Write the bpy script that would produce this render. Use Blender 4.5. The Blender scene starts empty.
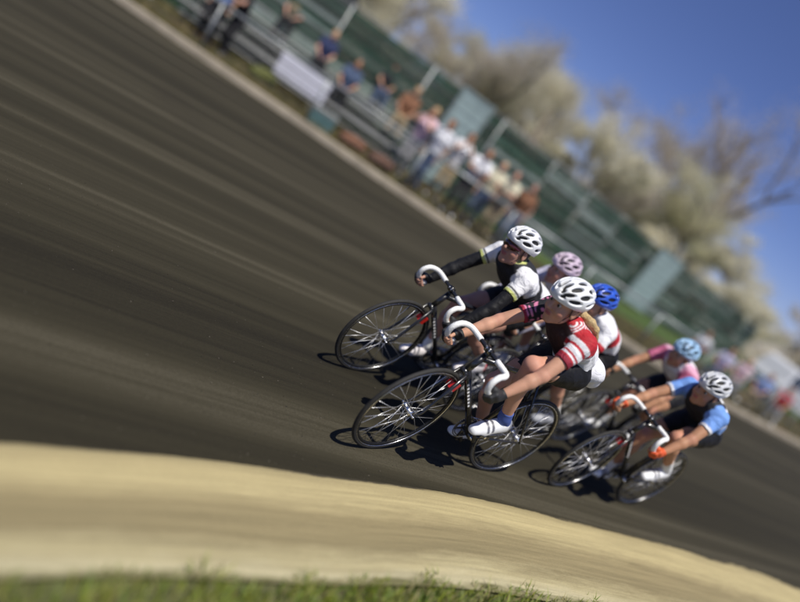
import bpy, math, random
import numpy as np
from mathutils import Vector, Matrix
R = math.radians
rng = np.random.default_rng(7)
random.seed(7)
SC = bpy.context.scene
COL = SC.collection

# ------------------------------------------------------------------ camera, world, sun
F_PX, PITCH, ROLL, EYE = 620.0, 0.273, 0.632, 1.683
cam = bpy.data.cameras.new('camera'); camo = bpy.data.objects.new('camera', cam); COL.objects.link(camo)
cam.sensor_width = 36.0; cam.lens = 36.0 * F_PX / 800.0
cam.clip_start = 0.05; cam.clip_end = 3000
_F = Vector((0, math.cos(PITCH), -math.sin(PITCH))); _U0 = Vector((0, math.sin(PITCH), math.cos(PITCH))); _R0 = Vector((1, 0, 0))
_R = _R0 * math.cos(ROLL) + _U0 * math.sin(ROLL); _U = -_R0 * math.sin(ROLL) + _U0 * math.cos(ROLL)
m = Matrix((_R, _U, -_F)).transposed().to_4x4(); m.translation = (0, 0, EYE)
camo.matrix_world = m
cam.dof.use_dof = True; cam.dof.focus_distance = 3.6; cam.dof.aperture_fstop = 0.36
SC.camera = camo

SUN_EL = R(67); SH = Vector((-0.35, 0.93)).normalized()      # ground direction in which shadows fall
sun = bpy.data.lights.new('sun', 'SUN'); suno = bpy.data.objects.new('sun', sun); COL.objects.link(suno)
sun.energy = 5.0; sun.angle = R(0.5); sun.color = (1.0, 0.95, 0.86)
ld = Vector((SH.x * math.cos(SUN_EL), SH.y * math.cos(SUN_EL), -math.sin(SUN_EL)))
suno.rotation_euler = ld.to_track_quat('-Z', 'Y').to_euler()
W = bpy.data.worlds.new('World'); SC.world = W; W.use_nodes = True
wn = W.node_tree.nodes; wl = W.node_tree.links
bg = wn['Background']; sky = wn.new('ShaderNodeTexSky'); sky.sky_type = 'NISHITA'; sky.sun_disc = False
sky.sun_elevation = SUN_EL; sky.sun_rotation = math.atan2(-SH.x, -SH.y); sky.air_density = 0.85; sky.dust_density = 0.0; sky.ozone_density = 9.0; sky.altitude = 300
tint = wn.new('ShaderNodeVectorMath'); tint.operation = 'MULTIPLY'; tint.inputs[1].default_value = (1.12, 0.93, 1.12); wl.new(sky.outputs[0], tint.inputs[0]); wl.new(tint.outputs[0], bg.inputs[0]); bg.inputs[1].default_value = 0.082
SC.view_settings.view_transform = 'Standard'; SC.view_settings.look = 'None'
SC.view_settings.exposure = 0.0; SC.view_settings.gamma = 1.0; SC.view_settings.use_curve_mapping = False
SC.render.engine = 'CYCLES'

# ------------------------------------------------------------------ picture <-> place
def ray(x, y):
    dx, dy = x - 400, y - 301
    a = (dx * math.cos(ROLL) + dy * math.sin(ROLL)) / F_PX; b = (dx * math.sin(ROLL) - dy * math.cos(ROLL)) / F_PX
    return _F + a * _R0 + b * _U0
def at_depth(x, y, Y):
    d = ray(x, y); return Vector((0, 0, EYE)) + d * (Y / d.y)

# ------------------------------------------------------------------ materials
MATS = {}
def mat(name, color, rough=0.6, metal=0.0, noise=0.0, nscale=8.0, bump=0.0, bscale=60.0, spec=0.5, sss=0.0, coat=0.0, vcol=False, trans=0.0, wrinkle=0.0, stretch=(1, 1, 1)):
    if name in MATS: return MATS[name]
    M = bpy.data.materials.new(name); M.use_nodes = True; n = M.node_tree.nodes; l = M.node_tree.links
    p = n['Principled BSDF']; p.inputs['Base Color'].default_value = (*color, 1); p.inputs['Roughness'].default_value = rough
    p.inputs['Metallic'].default_value = metal; p.inputs['Specular IOR Level'].default_value = spec
    if coat: p.inputs['Coat Weight'].default_value = coat; p.inputs['Coat Roughness'].default_value = 0.08
    if sss: p.inputs['Subsurface Weight'].default_value = sss; p.inputs['Subsurface Radius'].default_value = (0.012, 0.005, 0.003); p.inputs['Subsurface Scale'].default_value = 1.0
    tc = n.new('ShaderNodeTexCoord'); mp = n.new('ShaderNodeMapping'); mp.inputs['Scale'].default_value = stretch
    l.new(tc.outputs['Object'], mp.inputs[0])
    src = None
    if vcol:
        a = n.new('ShaderNodeAttribute'); a.attribute_name = 'pattern'; src = a.outputs['Color']
    if noise:
        t = n.new('ShaderNodeTexNoise'); t.inputs['Scale'].default_value = nscale; t.inputs['Detail'].default_value = 6
        l.new(mp.outputs[0], t.inputs['Vector'])
        mr = n.new('ShaderNodeMapRange'); mr.inputs['From Min'].default_value = 0.25; mr.inputs['From Max'].default_value = 0.75
        mr.inputs['To Min'].default_value = 1 - noise; mr.inputs['To Max'].default_value = 1 + noise
        l.new(t.outputs['Fac'], mr.inputs['Value'])
        mx = n.new('ShaderNodeVectorMath'); mx.operation = 'MULTIPLY'
        if src is not None: l.new(src, mx.inputs[0])
        else: mx.inputs[0].default_value = color
        l.new(mr.outputs[0], mx.inputs[1]); src = mx.outputs[0]
        rr = n.new('ShaderNodeMapRange'); rr.inputs['To Min'].default_value = max(0.05, rough - 0.12); rr.inputs['To Max'].default_value = min(1, rough + 0.12)
        l.new(t.outputs['Fac'], rr.inputs['Value']); l.new(rr.outputs[0], p.inputs['Roughness'])
    if src is not None: l.new(src, p.inputs['Base Color'])
    if bump:
        t2 = n.new('ShaderNodeTexNoise'); t2.inputs['Scale'].default_value = bscale; t2.inputs['Detail'].default_value = 4
        l.new(mp.outputs[0], t2.inputs['Vector'])
        b = n.new('ShaderNodeBump'); b.inputs['Strength'].default_value = bump; b.inputs['Distance'].default_value = 0.01
        l.new(t2.outputs['Fac'], b.inputs['Height']); l.new(b.outputs[0], p.inputs['Normal'])
    if wrinkle:
        t3 = n.new('ShaderNodeTexNoise'); t3.inputs['Scale'].default_value = 16; t3.inputs['Detail'].default_value = 3; t3.inputs['Distortion'].default_value = 1.6
        l.new(mp.outputs[0], t3.inputs['Vector']); b3 = n.new('ShaderNodeBump'); b3.inputs['Strength'].default_value = wrinkle; b3.inputs['Distance'].default_value = 0.02
        l.new(t3.outputs['Fac'], b3.inputs['Height']); l.new(b.outputs[0], b3.inputs['Normal']); l.new(b3.outputs[0], p.inputs['Normal'])
    MATS[name] = M; return M

def band_mat(name, stops, us, vs, grain=120.0, rough=0.95, bump=0.25, contrast=(0.3, 0.7), patch=None, straight=None, det=(9, .62)):
    """ground surface combed along its length: uv.x runs along the ribbon in metres, uv.y across it in metres"""
    M = bpy.data.materials.new(name); M.use_nodes = True; n = M.node_tree.nodes; l = M.node_tree.links
    p = n['Principled BSDF']; p.inputs['Roughness'].default_value = rough; p.inputs['Specular IOR Level'].default_value = 0.2
    if straight is None: uv = n.new('ShaderNodeUVMap'); uv.uv_map = 'run'
    else:      # combed by the drag in one straight direction
        t0 = n.new('ShaderNodeTexCoord'); uv = n.new('ShaderNodeVectorRotate'); uv.rotation_type = 'Z_AXIS'; uv.inputs['Angle'].default_value = -straight; l.new(t0.outputs['Object'], uv.inputs['Vector'])
    mp = n.new('ShaderNodeMapping'); mp.inputs['Scale'].default_value = (us, vs, 1); l.new(uv.outputs[0], mp.inputs[0])
    t = n.new('ShaderNodeTexNoise'); t.inputs['Scale'].default_value = 1; t.inputs['Detail'].default_value = det[0]; t.inputs['Roughness'].default_value = det[1]
    l.new(mp.outputs[0], t.inputs['Vector'])
    mp2 = n.new('ShaderNodeMapping'); mp2.inputs['Scale'].default_value = (us * 0.35, vs * 0.16, 1); mp2.inputs['Location'].default_value = (3.3, 7.1, 0); l.new(uv.outputs[0], mp2.inputs[0])
    tb = n.new('ShaderNodeTexNoise'); tb.inputs['Scale'].default_value = 1; tb.inputs['Detail'].default_value = 3; l.new(mp2.outputs[0], tb.inputs['Vector'])
    g = n.new('ShaderNodeTexNoise'); g.inputs['Scale'].default_value = grain; g.inputs['Detail'].default_value = 5; g.inputs['Roughness'].default_value = 0.7
    tc = n.new('ShaderNodeTexCoord'); l.new(tc.outputs['Object'], g.inputs['Vector'])
    a1 = n.new('ShaderNodeMath'); a1.operation = 'MULTIPLY_ADD'; l.new(tb.outputs['Fac'], a1.inputs[0]); a1.inputs[1].default_value = 0.55
    a0 = n.new('ShaderNodeMath'); a0.operation = 'MULTIPLY'; l.new(t.outputs['Fac'], a0.inputs[0]); a0.inputs[1].default_value = 0.30
    l.new(a0.outputs[0], a1.inputs[2])
    a2 = n.new('ShaderNodeMath'); a2.operation = 'MULTIPLY_ADD'; l.new(g.outputs['Fac'], a2.inputs[0]); a2.inputs[1].default_value = 0.15; l.new(a1.outputs[0], a2.inputs[2])
    mr = n.new('ShaderNodeMapRange'); mr.inputs['From Min'].default_value = contrast[0]; mr.inputs['From Max'].default_value = contrast[1]; l.new(a2.outputs[0], mr.inputs['Value'])
    cr = n.new('ShaderNodeValToRGB'); e = cr.color_ramp.elements
    e[0].position = 0; e[0].color = (*stops[0], 1); e[1].position = 1; e[1].color = (*stops[-1], 1)
    for k, s in enumerate(stops[1:-1]):
        q = e.new((k + 1) / (len(stops) - 1)); q.color = (*s, 1)
    l.new(mr.outputs[0], cr.inputs[0]); out = cr.outputs[0]
    if patch:
        tp = n.new('ShaderNodeTexNoise'); tp.inputs['Scale'].default_value = patch[1]; tp.inputs['Detail'].default_value = 6; l.new(tc.outputs['Object'], tp.inputs['Vector'])
        pm = n.new('ShaderNodeMapRange'); pm.inputs['From Min'].default_value = patch[2]; pm.inputs['From Max'].default_value = patch[2] + 0.12; l.new(tp.outputs['Fac'], pm.inputs['Value'])
        mx = n.new('ShaderNodeMix'); mx.data_type = 'RGBA'; l.new(pm.outputs[0], mx.inputs[0]); l.new(out, mx.inputs[6]); mx.inputs[7].default_value = (*patch[0], 1); out = mx.outputs[2]
    l.new(out, p.inputs['Base Color'])
    b = n.new('ShaderNodeBump'); b.inputs['Strength'].default_value = bump; b.inputs['Distance'].default_value = 0.012
    l.new(a2.outputs[0], b.inputs['Height']); l.new(b.outputs[0], p.inputs['Normal'])
    return M

# ------------------------------------------------------------------ mesh helpers
def mesh(name, v, f, smooth=True, mats=None, fm=None, vcol=None, uv=None):
    me = bpy.data.meshes.new(name); me.from_pydata([tuple(map(float, q)) for q in v] if not isinstance(v, np.ndarray) else v.tolist(), [], f if not isinstance(f, np.ndarray) else f.tolist())
    if mats:
        for q in (mats if isinstance(mats, (list, tuple)) else [mats]): me.materials.append(q)
    if fm is not None: me.polygons.foreach_set('material_index', fm)
    if smooth: me.polygons.foreach_set('use_smooth', [True] * len(me.polygons))
    if vcol is not None:
        a = me.color_attributes.new('pattern', 'FLOAT_COLOR', 'POINT'); c = np.ones((len(me.vertices), 4), np.float32); c[:, :3] = vcol; a.data.foreach_set('color', c.ravel())
    if uv is not None:
        L = me.uv_layers.new(name='run'); idx = np.zeros(len(me.loops), int); me.loops.foreach_get('vertex_index', idx); L.data.foreach_set('uv', np.asarray(uv, float)[idx].ravel())
    me.update(); return me
def link(name, me, parent=None, loc=None):
    o = bpy.data.objects.new(name, me); COL.objects.link(o)
    if parent is not None: o.parent = parent
    if loc is not None: o.location = loc
    return o
def tag(o, label, cat, group=None):
    o['label'] = label; o['category'] = cat
    if group: o['group'] = group
    return o
def thing(name, label, cat, loc=(0, 0, 0), rz=0.0, group=None):
    o = bpy.data.objects.new(name, None); COL.objects.link(o); o.location = loc; o.rotation_euler = (0, 0, rz); o.empty_display_size = 0.1
    return tag(o, label, cat, group)
class MB:
    def __init__(s): s.v = []; s.f = []; s.m = []; s.k = 0
    def add(s, v, f, mi=0):
        o = len(s.v); s.v += [tuple(q) for q in v]; s.f += [tuple(i + o for i in q) for q in f]; s.m += [mi] * len(f)
    def box(s, lo, hi, M=None, mi=0):
        (a, b, c), (d, e, f) = lo, hi
        v = [Vector(q) for q in ((a, b, c), (d, b, c), (d, e, c), (a, e, c), (a, b, f), (d, b, f), (d, e, f), (a, e, f))]
        if M is not None: v = [M @ q for q in v]
        s.add(v, [(3, 2, 1, 0), (4, 5, 6, 7), (0, 1, 5, 4), (1, 2, 6, 5), (2, 3, 7, 6), (3, 0, 4, 7)], mi)
    def tube(s, pts, r, seg=8, mi=0, cap=True, flat=1.0, up=None):
        P = [Vector(p) for p in pts]; n = len(P); r = r if isinstance(r, (list, tuple)) else [r] * n
        T = [(P[min(i + 1, n - 1)] - P[max(i - 1, 0)]).normalized() for i in range(n)]
        a = Vector(up) if up is not None else (Vector((0, 0, 1)) if abs(T[0].z) < 0.9 else Vector((1, 0, 0)))
        v = []
        for i in range(n):
            a = (a - T[i] * a.dot(T[i])); a = a.normalized() if a.length > 1e-6 else T[i].orthogonal().normalized(); b = T[i].cross(a)
            for k in range(seg):
                t = 2 * math.pi * k / seg; v.append(P[i] + a * (math.cos(t) * r[i]) + b * (math.sin(t) * r[i] * flat))
        f = [(i * seg + k, i * seg + (k + 1) % seg, (i + 1) * seg + (k + 1) % seg, (i + 1) * seg + k) for i in range(n - 1) for k in range(seg)]
        if cap: f += [tuple(range(seg - 1, -1, -1)), tuple(range((n - 1) * seg, n * seg))]
        s.add(v, f, mi)
    def torus(s, c, Rr, r, seg=72, ms=10, mi=0, w=1.0):
        v = []; 
        for i in range(seg):
            t = 2 * math.pi * i / seg
            for k in range(ms):
                q = 2 * math.pi * k / ms; rr = Rr + r * math.cos(q); v.append((c[0] + rr * math.cos(t), c[1] + r * w * math.sin(q), c[2] + rr * math.sin(t)))
        f = [(i * ms + k, ((i + 1) % seg) * ms + k, ((i + 1) % seg) * ms + (k + 1) % ms, i * ms + (k + 1) % ms) for i in range(seg) for k in range(ms)]
        s.add(v, f, mi)
    def mesh(s, name, mats, smooth=True): return mesh(name, s.v, s.f, smooth, mats, s.m)
    def obj(s, name, mats, parent=None, smooth=True, loc=None): return link(name, s.mesh(name, mats, smooth), parent, loc)
def crom(P, n):
    P = [np.array(p, float) for p in P]; P = [2 * P[0] - P[1]] + P + [2 * P[-1] - P[-2]]; out = []
    for i in range(1, len(P) - 2):
        for k in range(n):
            t = k / n; a, b, c, d = P[i - 1:i + 3]
            out.append(0.5 * ((2 * b) + (c - a) * t + (2 * a - 5 * b + 4 * c - d) * t * t + (3 * b - a - 3 * c + d) * t ** 3))
    out.append(P[-2]); return np.array(out)

# ------------------------------------------------------------------ implicit surfaces (bodies and clothes)
def cone(a, b, ra, rb, ys=1.0, k=0.03, cut=False, cuta=False): return dict(t='c', a=np.array(a, float), b=np.array(b, float), ra=ra, rb=rb, ys=ys, k=k, cut=cut, cuta=cuta)
def ell(c, r, rot=None, k=0.02, sub=False): return dict(t='e', c=np.array(c, float), r=np.array(r, float), rot=rot, k=k, sub=sub)
def cutter(c, nrm): return dict(t='p', c=np.array(c, float), n=np.array(nrm, float))
def xform(pr, Rm, T, s=1.0):
    q = dict(pr)
    if q['t'] == 'c': q['a'] = Rm @ (q['a'] * s) + T; q['b'] = Rm @ (q['b'] * s) + T; q['ra'] *= s; q['rb'] *= s
    elif q['t'] == 'e': q['c'] = Rm @ (q['c'] * s) + T; q['r'] = q['r'] * s; q['rot'] = Rm if q['rot'] is None else Rm @ q['rot']
    return q
def nets(prims, h, infl=0.0, noise=None, post=None):
    los, his = [], []
    for p in prims:
        if p['t'] == 'p' or p.get('sub'): continue
        if p['t'] == 'c': rr = max(p['ra'], p['rb']) + infl; ry = rr / p['ys']; e = np.array([rr, max(rr, ry), rr]); los.append(np.minimum(p['a'], p['b']) - e); his.append(np.maximum(p['a'], p['b']) + e)
        else: e = np.full(3, p['r'].max() + infl); los.append(p['c'] - e); his.append(p['c'] + e)
    lo = np.min(los, 0) - 3 * h; hi = np.max(his, 0) + 3 * h
    N = np.ceil((hi - lo) / h).astype(int) + 1
    F = np.full(N, 0.3, np.float32); ax = [(lo[i] + h * np.arange(N[i])).astype(np.float32) for i in range(3)]
    for p in prims:
        if p['t'] == 'p':
            d = sum(p['n'][i] * (ax[i] - p['c'][i]).reshape([-1 if j == i else 1 for j in range(3)]) for i in range(3)); F = np.maximum(F, d).astype(np.float32); continue
        k = p['k']; mg = 0.03 + k
        if p['t'] == 'c': rr = max(p['ra'], p['rb']) + infl; e = np.array([rr, rr / p['ys'], rr]) + mg; a = np.minimum(p['a'], p['b']) - e; b = np.maximum(p['a'], p['b']) + e
        else: e = p['r'].max() + infl + mg; a = p['c'] - e; b = p['c'] + e
        i0 = np.clip(((a - lo) / h).astype(int), 0, N); i1 = np.clip(((b - lo) / h).astype(int) + 1, 0, N)
        if (i1 <= i0).any(): continue
        sl = tuple(slice(i0[i], i1[i]) for i in range(3)); X, Y, Z = np.meshgrid(*[ax[i][sl[i]] for i in range(3)], indexing='ij', sparse=True)
        if p['t'] == 'c':
            ys = p['ys']; A = p['a'] * [1, ys, 1]; B = p['b'] * [1, ys, 1]; D = B - A; L2 = max(D @ D, 1e-9)
            px, py, pz = X - A[0], Y * ys - A[1], Z - A[2]
            tr = (px * D[0] + py * D[1] + pz * D[2]) / L2; t = np.clip(tr, 0, 1)
            d = np.sqrt((px - t * D[0]) ** 2 + (py - t * D[1]) ** 2 + (pz - t * D[2]) ** 2) - (p['ra'] + (p['rb'] - p['ra']) * t) - infl
            L = math.sqrt(L2)
            if p['cut']: d = np.maximum(d, (tr - 1) * L)
            if p['cuta']: d = np.maximum(d, -tr * L)
        else:
            q = [X - p['c'][0], Y - p['c'][1], Z - p['c'][2]]
            if p['rot'] is not None: Rm = p['rot']; q = [Rm[0, i] * q[0] + Rm[1, i] * q[1] + Rm[2, i] * q[2] for i in range(3)]
            r = p['r'] + (0 if p['sub'] else infl)
            k0 = np.sqrt((q[0] / r[0]) ** 2 + (q[1] / r[1]) ** 2 + (q[2] / r[2]) ** 2); k1 = np.sqrt((q[0] / r[0] ** 2) ** 2 + (q[1] / r[1] ** 2) ** 2 + (q[2] / r[2] ** 2) ** 2)
            d = k0 * (k0 - 1) / np.maximum(k1, 1e-6)
        f = F[sl]
        if p.get('sub'):
            d = -d; hh = np.clip(0.5 - 0.5 * (d - f) / k, 0, 1); F[sl] = d * (1 - hh) + f * hh + k * hh * (1 - hh)
        else:
            hh = np.clip(0.5 + 0.5 * (d - f) / k, 0, 1); F[sl] = d * (1 - hh) + f * hh - k * hh * (1 - hh)
    if noise is not None:
        am, sc = noise; X, Y, Z = np.meshgrid(*ax, indexing='ij', sparse=True)
        F += (am * (np.sin(X * sc + 2 * np.sin(Z * sc * 0.7 + Y * 9)) * np.sin(Z * sc * 1.1 + 1.7 * np.sin(Y * sc * 0.8 + X * 6)) + 0.5 * np.sin((X + Y * 0.6 - Z) * sc * 1.9 + 2 * np.sin(Y * sc)))).astype(np.float32)
    S = F < 0
    c = S[:-1, :-1, :-1].astype(np.int8)
    for dx in (0, 1):
        for dy in (0, 1):
            for dz in (0, 1):
                if dx + dy + dz: c = c + S[dx:N[0] - 1 + dx, dy:N[1] - 1 + dy, dz:N[2] - 1 + dz]
    act = np.argwhere((c > 0) & (c < 8)); ids = -np.ones(c.shape, np.int64); ids[tuple(act.T)] = np.arange(len(act))
    acc = np.zeros((len(act), 3)); cnt = np.zeros(len(act))
    cor = [np.array(q) for q in ((0, 0, 0), (1, 0, 0), (0, 1, 0), (1, 1, 0), (0, 0, 1), (1, 0, 1), (0, 1, 1), (1, 1, 1))]
    for i in range(8):
        for j in range(i + 1, 8):
            if abs(cor[i] - cor[j]).sum() != 1: continue
            fa = F[tuple((act + cor[i]).T)].astype(float); fb = F[tuple((act + cor[j]).T)].astype(float); mk = (fa < 0) != (fb < 0)
            t = np.where(mk, fa / np.where(mk, fa - fb, 1), 0)[:, None]
            acc += np.where(mk[:, None], cor[i] + t * (cor[j] - cor[i]), 0); cnt += mk
    V = lo + h * (act + acc / np.maximum(cnt, 1)[:, None])
    Q = []
    for axn in range(3):
        o1, o2 = [(1, 2), (2, 0), (0, 1)][axn]
        s0 = [slice(1, -1)] * 3; s0[axn] = slice(0, -1); s1 = list(s0); s1[axn] = slice(1, None)
        A_, B_ = S[tuple(s0)], S[tuple(s1)]; e = np.argwhere(A_ != B_); 
        if not len(e): continue
        ins = A_[tuple(e.T)]; base = e.copy()
        for q in range(3):
            if q != axn: base[:, q] += 1
        d1 = np.zeros(3, int); d1[o1] = -1; d2 = np.zeros(3, int); d2[o2] = -1
        g = lambda dd: ids[tuple((base + dd).T)]
        qd = np.stack([g(0 * d1), g(d1), g(d1 + d2), g(d2)], 1)
        qd[~ins] = qd[~ins][:, ::-1]; Q.append(qd)
    return V, np.concatenate(Q)

def npn(v): v = np.array(v, float); return v / np.linalg.norm(v)
def rotm(yaw=0, pitch=0, roll=0):
    return np.array(Matrix.Rotation(yaw, 3, 'Z') @ Matrix.Rotation(pitch, 3, 'Y') @ Matrix.Rotation(roll, 3, 'X'))

# ================================================================== GROUND
near = [(-14, -20), (-5, -4.4), (-2.0, 0.25), (-.79, 1.67), (.1, 2.56), (1.26, 3.56), (3.4, 5.1), (5.06, 6.13), (12, 9.8), (40, 22), (90, 40)]
far_ = [(-60, -10), (-30, 7), (-13, 10.3), (-7.2, 10.9), (-3.6, 11.7), (-1.2, 12.2), (3.96, 13.9), (7.41, 15.65), (13, 20), (50, 52), (110, 100)]
b1 = [(-13.6, -20.2), (-4.8, -4.6), (-1.85, .12), (-.64, 1.52), (.25, 2.32), (1.3, 3.24), (3.3, 4.55), (5.1, 5.5), (12, 9.0), (40, 21), (90, 39)]
b2 = [(-13.3, -20.4), (-4.6, -4.8), (-1.7, .0), (-.5, 1.37), (.34, 2.14), (1.33, 2.98), (3.2, 4.15), (5.2, 5.1), (12, 8.5), (40, 20.4), (90, 38.4)]
gr = [(-13.1, -20.5), (-4.5, -4.9), (-1.62, -.07), (-.43, 1.28), (.42, 2.02), (1.36, 2.78), (3.15, 3.85), (5.3, 4.85), (12, 8.2), (40, 20), (90, 38)]
def ribbon(name, A, B, m_, z, material, zf=None, jit=0.0, n=24, norm=False):
    A = crom(A, n); B = crom(B, n); v = []; uv = []; L = 0; 
    for i in range(len(A)):
        if i: L += np.linalg.norm(((A[i] + B[i]) - (A[i - 1] + B[i - 1])) / 2)
        w = np.linalg.norm(B[i] - A[i])
        ja = jit * (math.sin(i * 1.3) + math.sin(i * 0.47 + 2)) if jit else 0
        for j in range(m_ + 1):
            t = j / m_; q = A[i] * (1 - t) + B[i] * t + (0 if not jit else (A[i] - B[i]) / w * ja * (1 if j == 0 else 0))
            v.append((q[0], q[1], z + (zf(t, L) if zf else 0))); uv.append((L, t if norm else t * min(w, 11)))
    f = [(i * (m_ + 1) + j, i * (m_ + 1) + j + 1, (i + 1) * (m_ + 1) + j + 1, (i + 1) * (m_ + 1) + j) for i in range(len(A) - 1) for j in range(m_)]
    f = [q[::-1] for q in f]
    o = link(name, mesh(name, v, f, True, material, uv=uv)); o['kind'] = 'structure'; return o

gm = mat('ground_grass', (0.085, 0.09, 0.035), 0.95, noise=0.5, nscale=0.9, bump=0.6, bscale=30)
s = 900
g = MB(); g.add([(-s, -s, 0), (s, -s, 0), (s, s, 0), (-s, s, 0)], [(0, 1, 2, 3)]); go = g.obj('ground', gm, smooth=False); go['kind'] = 'structure'
m_track = band_mat('rolled_cinder', [(0.014, 0.012, 0.0075), (0.028, 0.0245, 0.0145), (0.040, 0.035, 0.0215), (0.090, 0.080, 0.055)], 0.13, 15.0, contrast=(0.37, 0.66), bump=0.45, straight=R(35), det=(12, .78), patch=((0.026, 0.022, 0.014), 0.35, 0.60))
ribbon('track', near, far_, 40, 0.004, m_track)
def path_mat():
    M = bpy.data.materials.new('sandy_path'); M.use_nodes = True; n = M.node_tree.nodes; l = M.node_tree.links; p = n['Principled BSDF']; p.inputs['Roughness'].default_value = .95; p.inputs['Specular IOR Level'].default_value = .2
    uv = n.new('ShaderNodeUVMap'); uv.uv_map = 'run'; sp = n.new('ShaderNodeSeparateXYZ'); l.new(uv.outputs[0], sp.inputs[0])
    def ns(sx, sy, det, ro=.6):
        mp = n.new('ShaderNodeMapping'); mp.inputs['Scale'].default_value = (sx, sy, 1); l.new(uv.outputs[0], mp.inputs[0]); t = n.new('ShaderNodeTexNoise'); t.inputs['Scale'].default_value = 1; t.inputs['Detail'].default_value = det; t.inputs['Roughness'].default_value = ro; l.new(mp.outputs[0], t.inputs['Vector']); return t.outputs['Fac']
    def ma(op, a, b, c=None):
        m_ = n.new('ShaderNodeMath'); m_.operation = op
        for k, q in enumerate((a, b, c)):
            if q is None: continue
            if isinstance(q, (int, float)): m_.inputs[k].default_value = q
            else: l.new(q, m_.inputs[k])
        return m_.outputs[0]
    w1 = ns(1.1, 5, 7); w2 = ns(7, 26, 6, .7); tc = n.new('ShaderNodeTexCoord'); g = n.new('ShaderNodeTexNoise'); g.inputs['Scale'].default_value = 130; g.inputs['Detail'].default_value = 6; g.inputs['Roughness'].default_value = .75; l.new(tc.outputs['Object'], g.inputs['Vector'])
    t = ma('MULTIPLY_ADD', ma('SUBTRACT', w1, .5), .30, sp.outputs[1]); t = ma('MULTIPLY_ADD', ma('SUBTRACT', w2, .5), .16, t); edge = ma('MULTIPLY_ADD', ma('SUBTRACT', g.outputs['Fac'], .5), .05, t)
    cr = n.new('ShaderNodeValToRGB'); e = cr.color_ramp.elements; st = [(0, (.07, .06, .04)), (.035, (.38, .315, .165)), (.26, (.43, .36, .19)), (.42, (.27, .222, .118)), (.66, (.25, .208, .112)), (.80, (.41, .355, .20)), (.93, (.48, .43, .27)), (1.0, (.17, .16, .075))]  # ramp across the strip: pale bands either side of a darker middle band
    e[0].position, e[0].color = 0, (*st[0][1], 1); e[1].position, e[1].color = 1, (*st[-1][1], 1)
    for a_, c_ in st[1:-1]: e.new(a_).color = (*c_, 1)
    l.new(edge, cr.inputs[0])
    mr = n.new('ShaderNodeMapRange'); mr.inputs['From Min'].default_value = .3; mr.inputs['From Max'].default_value = .7; mr.inputs['To Min'].default_value = .62; mr.inputs['To Max'].default_value = 1.34; l.new(ma('MULTIPLY_ADD', g.outputs['Fac'], .35, ma('MULTIPLY', ns(.9, 22, 8, .75), .65)), mr.inputs['Value'])
    mx = n.new('ShaderNodeVectorMath'); mx.operation = 'MULTIPLY'; l.new(cr.outputs[0], mx.inputs[0]); l.new(mr.outputs[0], mx.inputs[1]); l.new(mx.outputs[0], p.inputs['Base Color'])
    b = n.new('ShaderNodeBump'); b.inputs['Strength'].default_value = .5; b.inputs['Distance'].default_value = .01; l.new(ma('ADD', g.outputs['Fac'], w2), b.inputs['Height']); l.new(b.outputs[0], p.inputs['Normal']); return M
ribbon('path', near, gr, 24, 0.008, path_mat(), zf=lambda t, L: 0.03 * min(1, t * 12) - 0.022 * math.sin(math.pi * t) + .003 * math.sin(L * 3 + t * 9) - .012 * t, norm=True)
ff = lambda d: [tuple(np.array(q) + np.array(n_) * d) for q, n_ in zip(far_, [(-.6, .8), (-.35, .93), (-.15, .98), (-.16, .98), (-.22, .97), (-.28, .96), (-.42, .9), (-.55, .83), (-.62, .78), (-.65, .76), (-.65, .76)])]
m_verge = band_mat('dry_verge', [(0.03, 0.03, 0.014), (0.07, 0.062, 0.028), (0.14, 0.115, 0.06)], 0.5, 3.0, grain=25, contrast=(0.34, 0.68), patch=((0.17, 0.075, 0.03), 0.6, 0.60))
ribbon('verge', ff(0.14), ff(4.6), 8, 0.006, m_verge)
m_lawn = band_mat('mown_lawn', [(0.03, 0.055, 0.014), (0.06, 0.10, 0.025), (0.11, 0.14, 0.04)], 1.0, 3.0, grain=40)
ribbon('lawn', ff(4.6), ff(14), 6, 0.007, m_lawn)

# far edging boards, each board between two stakes reads as one long line
m_edge = mat('edging_stone', (0.42, 0.36, 0.27), 0.9, noise=0.25, nscale=3, bump=0.4, bscale=25)
A_, B_ = crom(ff(0.0), 24), crom(ff(0.13), 24); mb = MB(); n_ = len(A_)
v = []
for i in range(n_): v += [(A_[i][0], A_[i][1], 0), (A_[i][0], A_[i][1], .13), (B_[i][0], B_[i][1], .13), (B_[i][0], B_[i][1], 0)]
mb.add(v, [(i * 4 + k, i * 4 + k + 1, i * 4 + k + 5, i * 4 + k + 4) for i in range(n_ - 1) for k in range(3)])
o = mb.obj('outer_kerb', m_edge, smooth=False); o['kind'] = 'structure'

# near grass: blades and tufts along the infield edge
def blades(name, pts, hts, cols, label, w=0.004):
    v = []; f = []; c = []
    for (x, y, z), hh, cc in zip(pts, hts, cols):
        a = random.random() * 6.283; dx, dy = math.cos(a) * w, math.sin(a) * w; lx, ly = random.gauss(0, .35) * hh, random.gauss(0, .35) * hh; o = len(v)
        v += [(x - dx, y - dy, z), (x + dx, y + dy, z), (x + dx * .6 + lx * .4, y + dy * .6 + ly * .4, z + hh * .6), (x - dx * .6 + lx * .4, y - dy * .6 + ly * .4, z + hh * .6), (x + lx, y + ly, z + hh)]
        f += [(o, o + 1, o + 2, o + 3), (o + 3, o + 2, o + 4)]; c += [cc] * 5
    o = link(name, mesh(name, v, f, False, mat('grass_blade', (0.1, 0.15, 0.04), 0.6, vcol=True), vcol=np.array(c))); tag(o, label, 'grass'); o['kind'] = 'stuff'; return o
Gc = crom(gr, 40); P = []; H = []; Cc = []
idx = [i for i in range(len(Gc) - 1) if -2.2 < Gc[i][0] < 5.5]
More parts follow.
